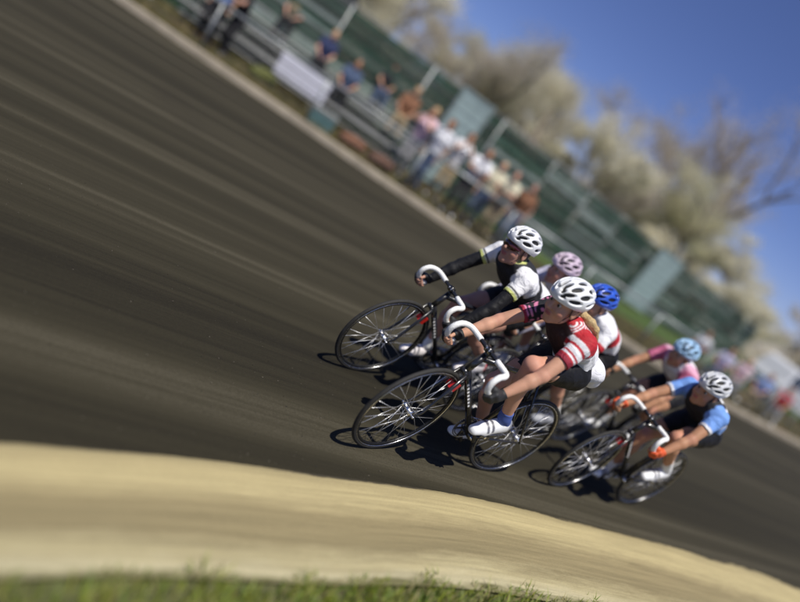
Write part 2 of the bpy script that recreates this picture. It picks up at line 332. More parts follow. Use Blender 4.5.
for _ in range(42000):
    i = random.choice(idx); t = random.random(); q = Gc[i] * (1 - t) + Gc[i + 1] * t; d = Gc[i + 1] - Gc[i]; d /= np.linalg.norm(d); nn = np.array([d[1], -d[0]])
    off = random.random() ** 0.8 * 0.9 - 0.04 - 0.04 * math.sin(q[0] * 6) * math.sin(q[1] * 9 + 1) - .025 * math.sin(q[0] * 23)
    if random.random() < 0.05: off -= random.random() * 0.05
    q = q + nn * off; cl = math.sin(q[0] * 11) * math.sin(q[1] * 13) * .5 + .5
    P.append((q[0], q[1], 0.0)); H.append(random.uniform(.035, .085) * (0.7 + .6 * cl))
    k = random.random(); Cc.append((0.13 + .13 * k, 0.21 + .07 * k, 0.03) if random.random() < .75 else (0.30, 0.26, 0.11))
blades('grass', P, H, Cc, 'short green infield grass edging the sandy strip in the foreground')
P = []; H = []; Cc = []; A_ = crom(ff(0.3), 24); B_ = crom(ff(4.4), 24)
for _ in range(26000):
    i = random.randrange(50, 200); t = random.random(); q = A_[i] * (1 - t) + B_[i] * t + rng.normal(0, .15, 2); P.append((q[0], q[1], 0.0)); H.append(random.uniform(.04, .13))
    k = random.random(); Cc.append((0.07 + .12 * k, 0.10 + .05 * k, 0.03) if random.random() < .55 else (0.25, 0.19, 0.09))
blades('verge_grass', P, H, Cc, 'rough dry grass behind the kerb on the far side of the track', 0.008)
# loose cinders lying on the track
mb = MB(); NR = crom(near, 24); FR = crom(far_, 24)
for _ in range(5000):
    i = random.randrange(50, 200); t = random.random() ** 1.6; q = NR[i] * (1 - t) + FR[i] * t + rng.normal(0, .12, 2); r = random.uniform(.002, .005)
    v = [(q[0] + random.uniform(-r, r), q[1] + random.uniform(-r, r), .004 + random.uniform(0, r * 1.6)) for k in range(4)]
    mb.add(v, [(0, 1, 2), (0, 2, 3), (0, 3, 1), (1, 3, 2)], random.randrange(3))
o = mb.obj('cinders', [mat('cinder_dark', (.02, .018, .014), .9), mat('cinder_mid', (.09, .08, .06), .9), mat('cinder_pale', (.12, .105, .08), .9)], smooth=False); tag(o, 'loose cinder grit scattered on the dark track', 'gravel'); o['kind'] = 'stuff'

# ================================================================== BICYCLES
M_blk = mat('black_paint', (0.012, 0.012, 0.013), 0.28, noise=0.2, nscale=20, coat=0.6)
M_tyre = mat('tyre_rubber', (0.022, 0.021, 0.019), 0.75, noise=0.35, nscale=30, bump=0.3, bscale=200)
M_rim = mat('rim_black', (0.02, 0.02, 0.02), 0.35, metal=0.6, noise=0.2)
M_steel = mat('steel', (0.75, 0.75, 0.76), 0.25, metal=1.0, noise=0.08, nscale=40)
M_spoke = mat('spoke_steel', (0.92, 0.92, 0.93), 0.38, metal=0.85, noise=0.05)
M_tapew = mat('white_bar_tape', (0.80, 0.80, 0.78), 0.6, noise=0.07, nscale=50, bump=0.3, bscale=120)
M_red = mat('red_plastic', (0.62, 0.02, 0.015), 0.35, noise=0.1)
M_decal = mat('white_decal', (0.8, 0.8, 0.8), 0.4)
M_sadd = mat('saddle_vinyl', (0.02, 0.02, 0.02), 0.5, noise=0.2, bump=0.1)
WR = 0.335
def wheel_meshes():
    a = MB(); a.torus((0, 0, 0), WR - .013, .0125, 96, 12); ty = a.mesh('tyre', M_tyre)
    a = MB(); a.torus((0, 0, 0), WR - .033, .011, 96, 8, w=.85); 
    for s_ in (-1, 1): a.torus((0, s_ * .0085, 0), WR - .026, .003, 96, 6, 1)
    a.tube([(WR - .04, 0, 0), (WR - .075, 0, 0)], .0025, 6); rm = a.mesh('wheel', [M_rim, M_steel])
    a = MB(); a.tube([(0, -.05, 0), (0, .05, 0)], .006, 10); a.tube([(0, -.032, 0), (0, .032, 0)], .015, 14)
    for s_ in (-1, 1): a.tube([(0, s_ * .031, 0), (0, s_ * .034, 0)], .024, 18); a.tube([(0, s_ * .05, 0), (0, s_ * .06, 0)], .009, 6)
    hb = a.mesh('hub', M_steel)
    a = MB()
    for i in range(28):
        s_ = 1 if i % 2 else -1; t = 2 * math.pi * i / 28; t2 = t + (0.9 if (i // 2) % 2 else -0.9)
        a.tube([(.022 * math.cos(t2), s_ * .032, .022 * math.sin(t2)), ((WR - .038) * math.cos(t), s_ * .002, (WR - .038) * math.sin(t))], .00115, 5)
    sp = a.mesh('spokes', M_spoke)
    return ty, rm, hb, sp
TY, RM, HB, SP = wheel_meshes()
def wheel_at(parent, c, ang, steer=None):
    o = link('wheel', RM, parent); Mx = Matrix.Translation(c) @ Matrix.Rotation(ang, 4, 'Y')
    if steer is not None: Mx = steer @ Mx
    o.matrix_local = Mx
    link('tyre', TY, o); link('hub', HB, o); link('spokes', SP, o); return o
AXD = Vector((-.292, 0, .956)); AXP = Vector((.957, 0, .322))
def steer_m(st): return Matrix.Translation(AXP) @ Matrix.Rotation(st, 4, AXD) @ Matrix.Translation(-AXP)
BB = Vector((.41, 0, .27)); CL = Vector((.82, 0, .85)); CRK = .165
P_frame = None
def frame_meshes():
    ht = AXP + AXD * .50; hb_ = AXP + AXD * .38; st_ = Vector((.255, 0, .79)); ra = Vector((0, 0, WR))
    a = MB(); a.tube([hb_ - AXD * .02, ht + AXD * .015], [.0195, .0185], 14)
    a.tube([ht - AXD * .015, st_], [.0165, .0145], 12); a.tube([hb_ + AXD * .012, BB], [.02, .018], 12); a.tube([BB, st_ + Vector((-.008, 0, .03))], .015, 12)
    a.tube([BB + Vector((0, -.036, 0)), BB + Vector((0, .036, 0))], .021, 14)
    for s_ in (-1, 1):
        a.tube([BB + Vector((-.01, s_ * .018, 0)), BB + Vector((-.14, s_ * .036, .02)), ra + Vector((0, s_ * .058, 0))], [.011, .01, .007], 8)
        a.tube([st_ + Vector((0, s_ * .012, -.02)), ra + Vector((0.02, s_ * .058, .02)), ra + Vector((0, s_ * .06, 0))], [.008, .007, .007], 8)
        dn = (BB - hb_).normalized()
        for k in range(7):   # pale lettering blocks along the down tube
            p = hb_ + dn * (.10 + .032 * k); q = MB; w = .0205 - .0003 * k
            a.add([p + Vector((0, s_ * w, 0)) + dn * u + Vector((-.956 * 0 + dn.z * 0, 0, 0)) + Vector((-dn.z, 0, dn.x)) * vv for u, vv in ((0, -.007), (.02, -.007), (.02, .007), (0, .007))], [(0, 1, 2, 3)], 1)
    fr = a.mesh('frame', [M_blk, M_decal])
    a = MB(); cr = AXP + AXD * .365
    a.tube([cr + AXD * .02, cr - AXD * .01], .022, 14); a.tube([cr + Vector((0, -.03, 0)), cr + Vector((0, .03, 0))], .014, 10)
    for s_ in (-1, 1): a.tube([cr + Vector((0, s_ * .03, 0)), cr - AXD * .2 + Vector((.004, s_ * .042, 0)), AXP - AXD * -.05 + Vector((.01, s_ * .05, 0)), Vector((1.0, s_ * .052, WR))], [.014, .0125, .0095, .008], 10, flat=.7)
    fk = a.mesh('fork', M_blk)
    a = MB(); tp = AXP + AXD * .53
    a.tube([ht, tp + AXD * .01], .017, 12); a.tube([tp, CL], [.016, .015], 12); a.tube([CL + Vector((0, -.02, 0)), CL + Vector((0, .02, 0))], .021, 14)
    a.tube([CL + Vector((.018, -.012, -.012)), CL + Vector((.018, -.012, .012))], .0035, 6, 1); a.tube([CL + Vector((.018, .012, -.012)), CL + Vector((.018, .012, .012))], .0035, 6, 1)
    sm = a.mesh('stem', [M_blk, M_steel])
    a = MB(); bar = lambda s_: [Vector(q) for q in crom([(CL.x, s_ * .02, CL.z), (CL.x, s_ * .09, CL.z), (CL.x + .005, s_ * .165, CL.z), (CL.x + .04, s_ * .19, CL.z - .002), (CL.x + .085, s_ * .195, CL.z - .012), (CL.x + .112, s_ * .2, CL.z - .05), (CL.x + .098, s_ * .205, CL.z - .098), (CL.x + .05, s_ * .21, CL.z - .128), (CL.x - .01, s_ * .212, CL.z - .14)], 6)]
    for s_ in (-1, 1):
        pts = bar(s_); n = len(pts); k = int(n * .12)
        a.tube(pts[:k + 2], .0125, 12, 1); rr = [.0165 + .0006 * (i % 2) for i in range(n - k)]; a.tube(pts[k:], rr, 14, 0); a.tube([pts[-1], pts[-1] + Vector((-.006, 0, -.001))], .0165, 12, 1)
    hbm = a.mesh('handlebar', [M_tapew, M_blk])
    return fr, fk, sm, hbm, bar
FRM, FRK, STM, HBM, BAR = frame_meshes()
def saddle_mesh():
    V, Q = nets([ell((.135, 0, .962), (.12, .024, .022), k=.03), ell((.03 + .12 - .08, 0, .965), (.085, .068, .024), k=.03), ell((.1, 0, .93), (.16, .05, .02), sub=True, k=.01)], .005)
    return mesh('saddle', V + np.array([.085, 0, -.03]), Q, True, M_sadd)
SAD = saddle_mesh()
def crank_mesh():
    a = MB(); 
    for k in range(2): a.torus((0, -.048 , 0), .082 - k * .012, .0035, 48, 6)
    for k in range(5): t = 2 * math.pi * k / 5; a.tube([(0, -.048, 0), (.078 * math.cos(t), -.048, .078 * math.sin(t))], .007, 6)
    for k in range(42):
        t = 2 * math.pi * k / 42; a.box((.083, -.0495, -.0025), (.090, -.0465, .0025), Matrix.Rotation(t, 4, 'Y'), 1)
    a.tube([(0, -.06, 0), (0, .06, 0)], .012, 12, 1)
    a.tube([(0, .066, 0), (CRK, .070, 0)], [.016, .012], 10, 0, flat=.55, up=(0, 0, 1)); a.tube([(0, -.066, 0), (-CRK, -.070, 0)], [.016, .012], 10, 0, flat=.55, up=(0, 0, 1))
    return a.mesh('crank', [M_blk, M_steel])
CRM = crank_mesh()
def pedal_mesh():
    a = MB(); a.tube([(0, -.05, 0), (0, .05, 0)], .008, 10, 1); a.box((-.04, -.045, -.009), (-.028, .045, .009)); a.box((.028, -.045, -.009), (.04, .045, .009)); a.box((-.028, .035, -.008), (.028, .044, .008)); a.box((-.028, -.044, -.008), (.028, -.035, .008))
    return a.mesh('pedal', [M_blk, M_steel], smooth=False)
PDM = pedal_mesh()
a = MB(); 
for z0 in (1, -1):
    pr = .084 if 1 else 0; a.tube([(BB.x, -.048, BB.z + z0 * .086), (0, -.046, WR + z0 * .034)], .0042, 5)
a.torus((0, -.046, WR), .034, .004, 24, 5)
CHM = a.mesh('chain', M_steel)
a = MB(); a.tube([(.255, 0, .80), (.215, 0, .925)], .0135, 12); a.tube([(.26, 0, .79), (.253, 0, .812)], .019, 12); SPM = a.mesh('seat_post', M_blk)
a = MB(); a.box((-.02, -.028, -.028), (.02, .028, .028)); RDM = a.mesh('timing_sensor', M_red, smooth=False)
def place(o, q):
    x, y, hd, ln, st = q
    fw = Vector((-math.cos(hd), -math.sin(hd), 0)); lf = Vector((math.sin(hd), -math.cos(hd), 0)); up = Vector((0, 0, 1))
    u2 = up * math.cos(ln) + lf * math.sin(ln); l2 = lf * math.cos(ln) - up * math.sin(ln)
    Mx = Matrix((fw, l2, u2)).transposed().to_4x4(); Mx.translation = Vector((x, y, 0.006)) - fw * 1.0
    o.matrix_world = Mx
def bicycle(q, label, ca):
    b = thing('bicycle', label, 'bicycle', group='black track bicycles racing in the bunch'); place(b, q)
    S = steer_m(q[4])
    link('frame', FRM, b); link('saddle', SAD, b); link('seat_post', SPM, b); link('chain', CHM, b)
    for nm, me in (('fork', FRK), ('stem', STM), ('handlebar', HBM)): link(nm, me, b).matrix_local = S
    ts = link('timing_sensor', RDM, b); ts.matrix_local = S @ Matrix.Translation(AXP + AXD * .26 + Vector((-.045, 0, 0))) @ Matrix.Rotation(-.3, 4, 'Y')
    wheel_at(b, (1.0, 0, WR), ca * 1.7 + .3, S); wheel_at(b, (0, 0, WR), ca * 2.1)
    c = link('crank', CRM, b); c.matrix_local = Matrix.Translation(BB) @ Matrix.Rotation(-ca, 4, 'Y')
    for s_, aa in ((1, ca), (-1, ca + math.pi)):
        p = link('pedal', PDM, b); p.location = BB + Vector((CRK * math.cos(aa), s_ * .122, CRK * math.sin(aa)))
    return b

# ================================================================== PEOPLE
def head_prims(kids=False):
    H = [ell((-.012, 0, .045), (.098, .076, .088)), ell((.022, 0, -.015), (.066, .063, .088), k=.03), cone((.015, .035, -.07), (.062, .012, -.098), .024, .018, k=.03), cone((.015, -.035, -.07), (.062, -.012, -.098), .024, .018, k=.03),
         ell((.055, .036, -.03), (.032, .026, .028), k=.025), ell((.055, -.036, -.03), (.032, .026, .028), k=.025), ell((.07, 0, .035), (.022, .05, .012), k=.015), ell((.066, 0, -.062), (.026, .03, .024), k=.02),
         ell((.091, .031, .010), (.016, .016, .011), k=.012, sub=True), ell((.091, -.031, .010), (.016, .016, .011), k=.012, sub=True),
         cone((.088, 0, .016), (.110, 0, -.022), .0085, .0125, k=.012), ell((.098, .012, -.026), (.011, .008, .008), k=.006), ell((.098, -.012, -.026), (.011, .008, .008), k=.006),
         ell((.091, 0, -.051), (.009, .023, .006), k=.004), ell((.089, 0, -.064), (.010, .019, .0065), k=.004), ell((.099, 0, -.0575), (.012, .02, .0015), k=.003, sub=True)]
    for s_ in (1, -1): H += [ell((-.008, s_ * .079, -.008), (.020, .008, .032), k=.006), ell((-.002, s_ * .088, -.004), (.010, .006, .018), k=.005, sub=True)]
    return H
HEADP = head_prims()
def helmet_meshes():
    c = np.array([-.010, 0, .055]); r = np.array([.145, .103, .098]); pr = [ell(c, r), cutter((0, 0, .016), npn((.06, 0, -1))), ell(c, r * .83, sub=True, k=.003)]
    for i, ph in enumerate((-86, -62, -37, -12, 12, 37, 62, 86)):
        p = R(ph); odd = i in (0, 2, 5, 7)
        for (th, ln) in (((40, .036), (88, .046), (137, .036)) if not odd else ((24, .016), (62, .038), (112, .044), (152, .020))):
            t_ = R(th); u_ = np.array([math.cos(t_), math.sin(t_) * math.sin(p), math.sin(t_) * math.cos(p)]); cc = c + r * u_; nrm = npn(u_ / r)
            tan = np.array([-math.sin(t_) * r[0], r[1] * math.cos(t_) * math.sin(p), r[2] * math.cos(t_) * math.cos(p)]); tan = npn(tan - nrm * (tan @ nrm)); tan = npn(tan + np.cross(nrm, tan) * .10 * np.sign(ph))
            Rm = np.stack([tan, np.cross(nrm, tan), nrm], 1)
            pr.append(ell(cc, (ln * 1.12, .0055 + .0085 * math.sin(t_), .03), rot=Rm, sub=True, k=.005))
    V, Q = nets(pr, .0032)
    shell = (V, Q)
    V2, Q2 = nets([ell(c, r * .835), cutter((0, 0, .020), npn((.06, 0, -1)))], .006)
    return shell, (V2, Q2)
HSH, HLN = helmet_meshes()
M_liner = mat('helmet_liner', (.012, .012, .013), .7)
M_white_gloss = mat('helmet_white', (.80, .81, .82), .3, noise=.04, coat=.5)
def helmet(parent, Rm, T, material, sc=1.0):
    h = link('helmet', mesh('helmet', HSH[0], HSH[1], True, material), parent); l_ = link('helmet_liner', mesh('helmet_liner', HLN[0], HLN[1], True, M_liner), h)
    M4 = Matrix(Rm.tolist()).to_4x4(); M4.translation = Vector((T + Rm @ np.array([-.006, 0, .011])).tolist()); h.matrix_local = M4
    a = MB()
    for s_ in (1, -1):
        a.tube([(.035, s_ * .080, .03), (.02, s_ * .077, -.03), (.035, s_ * .055, -.095), (.04, 0, -.124)], .004, 6, flat=.4); a.tube([(-.05, s_ * .078, .02), (.02, s_ * .078, -.035)], .004, 6, flat=.4)
    a.obj('strap', M_liner, h)
    return h
def smooth_vc(c, Q, n=1):
    for _ in range(n):
        m_ = c[Q].mean(1); a = np.zeros_like(c); k = np.zeros(len(c))
        for j in range(4): np.add.at(a, Q[:, j], m_); np.add.at(k, Q[:, j], 1)
        c = a / np.maximum(k, 1)[:, None]
    return c
def arm_ik(sh, wr, l1, l2, hint):
    sh, wr = np.array(sh), np.array(wr); d = wr - sh; L = np.linalg.norm(d)
    if L > (l1 + l2) * .995: s_ = L / ((l1 + l2) * .995); l1 *= s_; l2 *= s_
    a = (l1 * l1 - l2 * l2 + L * L) / (2 * L); hh = math.sqrt(max(l1 * l1 - a * a, 0)); u = d / L; hn = np.array(hint, float); hn = npn(hn - u * (hn @ u))
    return sh + u * a + hn * hh
def hand_prims(c, ax, n_, m_, wr, s_):
    """a closed hand round the bar: ax runs along the bar, n_ points outward, m_ up and back"""
    ax, n_, m_ = map(npn, (ax, n_, m_)); P = []; G = []
    for k in range(4):
        o = c + ax * (.030 - .020 * k); rr = (.0096, .0102, .0098, .0086)[k]; sc_ = (1, 1.06, 1.0, .88)[k]
        kn = o + (n_ * .033 + m_ * .014) * sc_; p1 = o + (n_ * .030 - m_ * .018) * sc_; p2 = o + (n_ * .004 - m_ * .033) * sc_; p3 = o + (-n_ * .024 - m_ * .022) * sc_ ; tip = o + (-n_ * .030 - m_ * .004)
        seg = [cone(kn, p1, rr * 1.12, rr * 1.02, k=.006), cone(p1, p2, rr * 1.02, rr * .96, k=.004), cone(p2, p3, rr * .96, rr * .88, k=.004), cone(p3, tip, rr * .88, rr * .80, k=.004)]
        P += seg; G += seg[:2]
    kc = c + n_ * .032 + m_ * .016
    palm = [cone(kc + ax * .026, wr + ax * .012, .0125, .016, k=.012), cone(kc + ax * .006, wr, .0135, .018, k=.012), cone(kc - ax * .014, wr - ax * .008, .013, .017, k=.012), cone(kc - ax * .03, wr - ax * .016, .0115, .015, k=.012), ell(c + m_ * .03 + n_ * .012, (.03, .02, .02), k=.015)]
    tb = c + m_ * .034 + ax * .014 - n_ * .004; t1 = c + m_ * .030 + ax * .034 - n_ * .018; t2 = c + ax * .046 - n_ * .026 - m_ * .002
    th = [cone(wr + ax * .014 - n_ * .004, tb, .015, .014, k=.012), cone(tb, t1, .0135, .0115, k=.006), cone(t1, t2, .0112, .0095, k=.004)]
    return P + palm + th, G + palm + th[:2]
def rider(q, label, sp):
    """sp: everything that sets one rider apart"""
    h = sp.get('h', .006); r0 = thing('person', label, 'person'); place(r0, q); S = np.array(steer_m(q[4])); ap = lambda p: (S @ np.array([*p, 1.0]))[:3]; sr = lambda v: S[:3, :3] @ np.array(v, float)
    hip = np.array([.175, 0, .965]); dx, dz = sp.get('lift', (0, 0)); ch = np.array([.40 + dx, sp.get('sway', 0), 1.135 + dz]); uc = np.array([.485 + dx, sp.get('sway', 0), 1.165 + dz]); wa = (hip + ch) / 2 + np.array([-.03, 0, .035])
    torso = [cone(hip, wa, .105, .092, .70, k=.04), cone(wa, ch, .092, .105, .69, k=.04), cone(ch, uc, .105, .088, .66, k=.04), ell(hip + np.array([-.03, .055, -.01]), (.09, .075, .09), k=.03), ell(hip + np.array([-.03, -.055, -.01]), (.09, .075, .09), k=.03)]
    yaw, pit, rol = sp.get('head', (0, .1, 0)); Rm = rotm(yaw, pit, rol); hc = np.array(sp.get('hc', (.62, 0, 1.285)), float); nb = uc + np.array([.015, 0, .035])
    neck = [cone(nb, hc + Rm @ np.array([-.03, 0, -.055]), .054, .050, k=.03), ell(nb + np.array([-.03, 0, .0]), (.07, .11, .05), k=.03)]
    headp = [xform(p, Rm, hc) for p in HEADP]
    body = list(torso); body[-2:] = body[-2:]; jer = list(torso); shorts = [cone(hip, wa + (hip - wa) * .3, .105, .096, .70, k=.04, cut=True)] + torso[3:]; gl = {}; arms = {}; legs = {}; socks = []; shoes = {}; feet = {}; aw = []
    ca = sp['ca']
    for s_ in (1, -1):
        sh = uc + np.array([.005, s_ * .165, .005]); c = ap((.868, s_ * .208, .728)); ax = sr((.80, 0, .60)); nn = sr((0, s_ * 1.0, .15)); mm = sr((-.60, 0, .80)); wr = c + mm * .052 - ax * .052 + nn * .012
        el = arm_ik(sh, wr, .275, .24, (-.2, s_ * 1.0, -.35)); arms[s_] = (sh, el, wr)
        fm = el + (wr - el) * .3
        A = [cone(uc + np.array([0, s_ * .05, .01]), sh, .062, .052, k=.035), cone(sh, el, .050, .037, k=.02), cone(el, fm, .036, .038, k=.012), cone(fm, wr, .038, .0235, k=.012)]
        hp, gp = hand_prims(c, ax, nn, mm, wr, s_); body += A + hp; gl[s_] = gp + [cone(wr + (el - wr) * .12, wr, .027, .023, k=.012, cuta=True)]
        sl = sp.get('sleeve', .55); jer += [A[0], cone(sh, sh + (el - sh) * sl, .053, .050 - .010 * sl, k=.02, cut=True)]
        if sp.get('warmer'): aw += [[cone(sh + (el - sh) * (sl - .1), el, .043, .038, k=.01), cone(el, fm, .037, .039, k=.012), cone(fm, wr + (el - wr) * .04, .039, .025, k=.012, cut=True)]]
        aa = ca if s_ == 1 else ca + math.pi; pd = np.array([BB.x + CRK * math.cos(aa), s_ * .122, BB.z + CRK * math.sin(aa)])
        tilt = R(18) * (.6 + .6 * math.sin(aa)) ; fd = np.array([math.cos(tilt), 0, -math.sin(tilt)]); fu = np.array([math.sin(tilt), 0, math.cos(tilt)])
        ball = pd + fu * .028 + fd * .0; heel = ball - fd * .15 + fu * .008; ank = heel + fd * .035 + fu * .075; toe = ball + fd * .065
        hj = hip + np.array([.01, s_ * .088, -.015]); kn = arm_ik(hj, ank, .415, .41, (1, s_ * .06, .35)); legs[s_] = (hj, kn, ank)
        cf = kn + (ank - kn) * .32 + npn(np.cross(ank - kn, (0, 1, 0))) * .014 
        Lg = [cone(hj, hj + (kn - hj) * .6, .088, .067, k=.04), cone(hj + (kn - hj) * .6, kn, .067, .052, k=.03), cone(kn, cf, .049, .050, k=.02), cone(cf, ank, .050, .031, k=.02), cone(ank, heel + fu * .01, .033, .03, k=.02), cone(heel, ball, .030, .032, k=.02)]
        body += Lg; shorts += [cone(hj, hj + (kn - hj) * .30, .088, .078, k=.04), cone(hj + (kn - hj) * .25, hj + (kn - hj) * sp.get('short', .66), .079, .065, k=.03, cut=True)]
        socks += [[cone(ank + (kn - ank) * sp.get('sock', .25), ank, .0375, .034, k=.01, cuta=True), cone(ank, heel + fu * .012, .035, .034, k=.02)]]
        feet[s_] = (ball, fu, fd); shoes[s_] = [cone(heel + fu * .0, ball, .034, .036, k=.02), cone(ball, toe - fu * .004, .036, .027, ys=.9, k=.02), cone(heel + fu * .028, ball + fu * .012 - fd * .03, .033, .03, k=.02), cutter(ball - fu * .030, -fu)]
    V, Q = nets(body + neck + headp, h); base = np.array(sp['skin']); vc = np.tile(base, (len(V), 1)); hl = (V - hc) @ Rm
    def tint(mask, col): vc[mask] = vc[mask] * (1 - np.array(col[3])) + np.array(col[:3]) * col[3]
    tint((np.abs(hl[:, 1]) < .022) & (np.abs(hl[:, 2] + .0575) < .0105) & (hl[:, 0] > .07) & (np.abs(hl[:, 2]) < .12), (.42, .10, .09, .75))
    tint((np.abs(np.abs(hl[:, 1]) - .030) < .018) & (np.abs(hl[:, 2] - .030) < .0055) & (hl[:, 0] > .05), (.05, .025, .015, .8))
    tint(((hl[:, 0] - .06) ** 2 + (np.abs(hl[:, 1]) - .042) ** 2 + (hl[:, 2] + .03) ** 2) < .024 ** 2, (.58, .20, .15, .35))
    for s_ in (1, -1):
        tint(np.linalg.norm(V - legs[s_][1], axis=1) < .075, (.60, .26, .20, .4)); tint(np.linalg.norm(V - arms[s_][1], axis=1) < .05, (.55, .24, .18, .25))
    link('body', mesh('body', V, Q, True, mat('skin', (.5, .3, .2), .6, spec=.3, noise=.13, nscale=16, sss=.08, bump=.06, bscale=140, vcol=True), vcol=smooth_vc(vc, Q)), r0)
    info = dict(arms=arms, uc=uc, ch=ch, hip=hip, wa=wa, nb=nb, legs=legs)
    j2 = jer + sp.get('extra', [])
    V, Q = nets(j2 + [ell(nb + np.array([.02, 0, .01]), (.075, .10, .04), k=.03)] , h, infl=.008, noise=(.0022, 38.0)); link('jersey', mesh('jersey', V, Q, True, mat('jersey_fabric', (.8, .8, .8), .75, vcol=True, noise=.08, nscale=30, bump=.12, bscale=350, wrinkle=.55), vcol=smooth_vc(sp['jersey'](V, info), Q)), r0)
    V, Q = nets(shorts, h, infl=.0065, noise=(.0012, 45.0)); link('shorts', mesh('shorts', V, Q, True, sp.get('shorts', MATS['lycra_black'])), r0)
    for prs in aw: V, Q = nets(prs, h, infl=.004, noise=(.0007, 50)); link('arm_warmer', mesh('arm_warmer', V, Q, True, sp['warmer']), r0)
    for s_ in (1, -1):
        V, Q = nets(gl[s_], min(h, .005), infl=.0028); link('glove', mesh('glove', V, Q, True, sp['gloves'][0 if s_ == 1 else 1]), r0)
        V, Q = nets(shoes[s_], h, infl=.004); bl_, fu_, fd_ = feet[s_]; c_ = np.tile(np.array(sp['shoe']), (len(V), 1)); up_ = (V - bl_) @ fu_; fw_ = (V - bl_) @ fd_
        c_[up_ < -.016] = (.02, .02, .022); c_[(up_ > .004) & ((np.abs(fw_ + .005) < .009) | (np.abs(fw_ + .04) < .009))] = (.12, .12, .14); c_[(fw_ < -.15) & (up_ > -.016)] = sp.get('heel', (.25, .26, .30))
        link('shoe', mesh('shoe', V, Q, True, mat('shoe', (.8, .8, .8), .42, noise=.1, nscale=20, vcol=True), vcol=smooth_vc(c_, Q)), r0)
    for prs in socks: V, Q = nets(prs, h, infl=.0025); link('sock', mesh('sock', V, Q, True, sp['sock_m'] if 'sock_m' in sp else MATS['sock_white']), r0)
    helmet(r0, Rm, hc, sp['helmet'])
    hair = [ell((-.022, 0, .04), (.094, .080, .090)), ell((-.05, 0, -.02), (.055, .066, .06), k=.02), cutter((.03, 0, 0), (1, 0, .25))]
    hh = [xform(p, Rm, hc) if p['t'] != 'p' else dict(t='p', c=Rm @ p['c'] + hc, n=Rm @ npn(p['n'])) for p in hair]
    if sp.get('pony'):
        b0 = hc + Rm @ np.array([-.11, 0, -.01]); pts = [b0, b0 + np.array([-.045, .03, -.01]), np.array([.43, .085, 1.275]), np.array([.37, .10, 1.255]), np.array([.30, .115, 1.205])]
        hh += [cone(pts[i], pts[i + 1], (.018, .026, .027, .022)[i], (.026, .027, .022, .008)[i], k=.01) for i in range(4)]
    V, Q = nets(hh, h, noise=(.0012, 120)); link('hair', mesh('hair', V, Q, True, sp['hair']), r0)
    if sp.get('glasses'):
        v = []; f = []; n = 24
        for i in range(n + 1):
            t = R(-68 + 136 * i / n); w = abs(t) / R(68)
            for rr in (.0, .003):
                for z in (.028 - .006 * w, -.022 + .018 * w + (.016 if abs(t) < .12 else 0)): v.append((.017 + (.095 + rr) * math.cos(t), (.078 + rr) * math.sin(t), z))
        for i in range(n):
            b = i * 4; f += [(b + 2, b + 3, b + 7, b + 6), (b + 1, b, b + 4, b + 5), (b, b + 2, b + 6, b + 4), (b + 3, b + 1, b + 5, b + 7)]
        f += [(0, 1, 3, 2), (n * 4, n * 4 + 2, n * 4 + 3, n * 4 + 1)]
        g_ = link('sunglasses', mesh('sunglasses', v, f, True, mat('lens_dark_red', (.05, .008, .006), .12, coat=.6)), r0); M4 = Matrix(Rm.tolist()).to_4x4(); M4.translation = Vector(hc.tolist()); g_.matrix_local = M4
    else:
        for s_ in (1, -1):
            a = MB(); c = np.array([.0765, s_ * .031, .008]); vv = []
            for i in range(9):
                for k in range(12): th_ = math.pi * i / 8; ph = 2 * math.pi * k / 12; vv.append(c + .0122 * np.array([math.cos(th_), math.sin(th_) * math.cos(ph), math.sin(th_) * math.sin(ph)]))
            a.add(vv, [(i * 12 + k, i * 12 + (k + 1) % 12, (i + 1) * 12 + (k + 1) % 12, (i + 1) * 12 + k) for i in range(8) for k in range(12)], 0)
            for fi in range(24): a.m[fi] = 1
            g_ = a.obj('eye', [mat('eye_white', (.5, .46, .42), .25), mat('eye_dark', (.03, .02, .012), .15)], r0); M4 = Matrix(Rm.tolist()).to_4x4(); M4.translation = Vector(hc.tolist()); g_.matrix_local = M4
    return r0
mat('lycra_black', (.010, .010, .012), .62, spec=.25, noise=.25, nscale=15, bump=.1, bscale=300, wrinkle=.35); mat('lycra_navy', (.02, .025, .045), .5, noise=.25, nscale=15, bump=.1, bscale=300)
mat('sock_white', (.78, .78, .76), .85, noise=.06, bump=.2, bscale=200); mat('sock_blue', (.05, .09, .3), .85, noise=.1)
SK = lambda n, c: mat(n, c, .48, noise=.10, nscale=18, sss=.08, bump=.06, bscale=140)
skinA = SK('skin_fair', (.50, .27, .19)); skinC = SK('skin_light', (.54, .30, .20)); skinT = SK('skin_tan', (.44, .23, .13)); KA, KC_, KT = (.47, .25, .18), (.54, .29, .19), (.45, .23, .13)
GLB = mat('glove_black', (.018, .018, .02), .65, noise=.3, bump=.2, bscale=150); GLR = mat('glove_orange', (.62, .09, .02), .6, noise=.15, bump=.2)
SHW = mat('shoe_white', (.78, .79, .80), .4, noise=.08, nscale=20, bump=.05); SHG = mat('shoe_grey', (.32, .33, .36), .45, noise=.2); SHR = mat('shoe_white_red', (.74, .72, .72), .4, noise=.1, nscale=20)
HRD = mat('hair_dark', (.03, .018, .01), .5, noise=.4, nscale=60, bump=.5, bscale=200); HRB = mat('hair_blond', (.50, .36, .17), .5, noise=.3, nscale=70, bump=.5, bscale=200, stretch=(.3, 1, 1)); HRN = mat('hair_brown', (.12, .06, .03), .5, noise=.4, nscale=60, bump=.5, bscale=200)

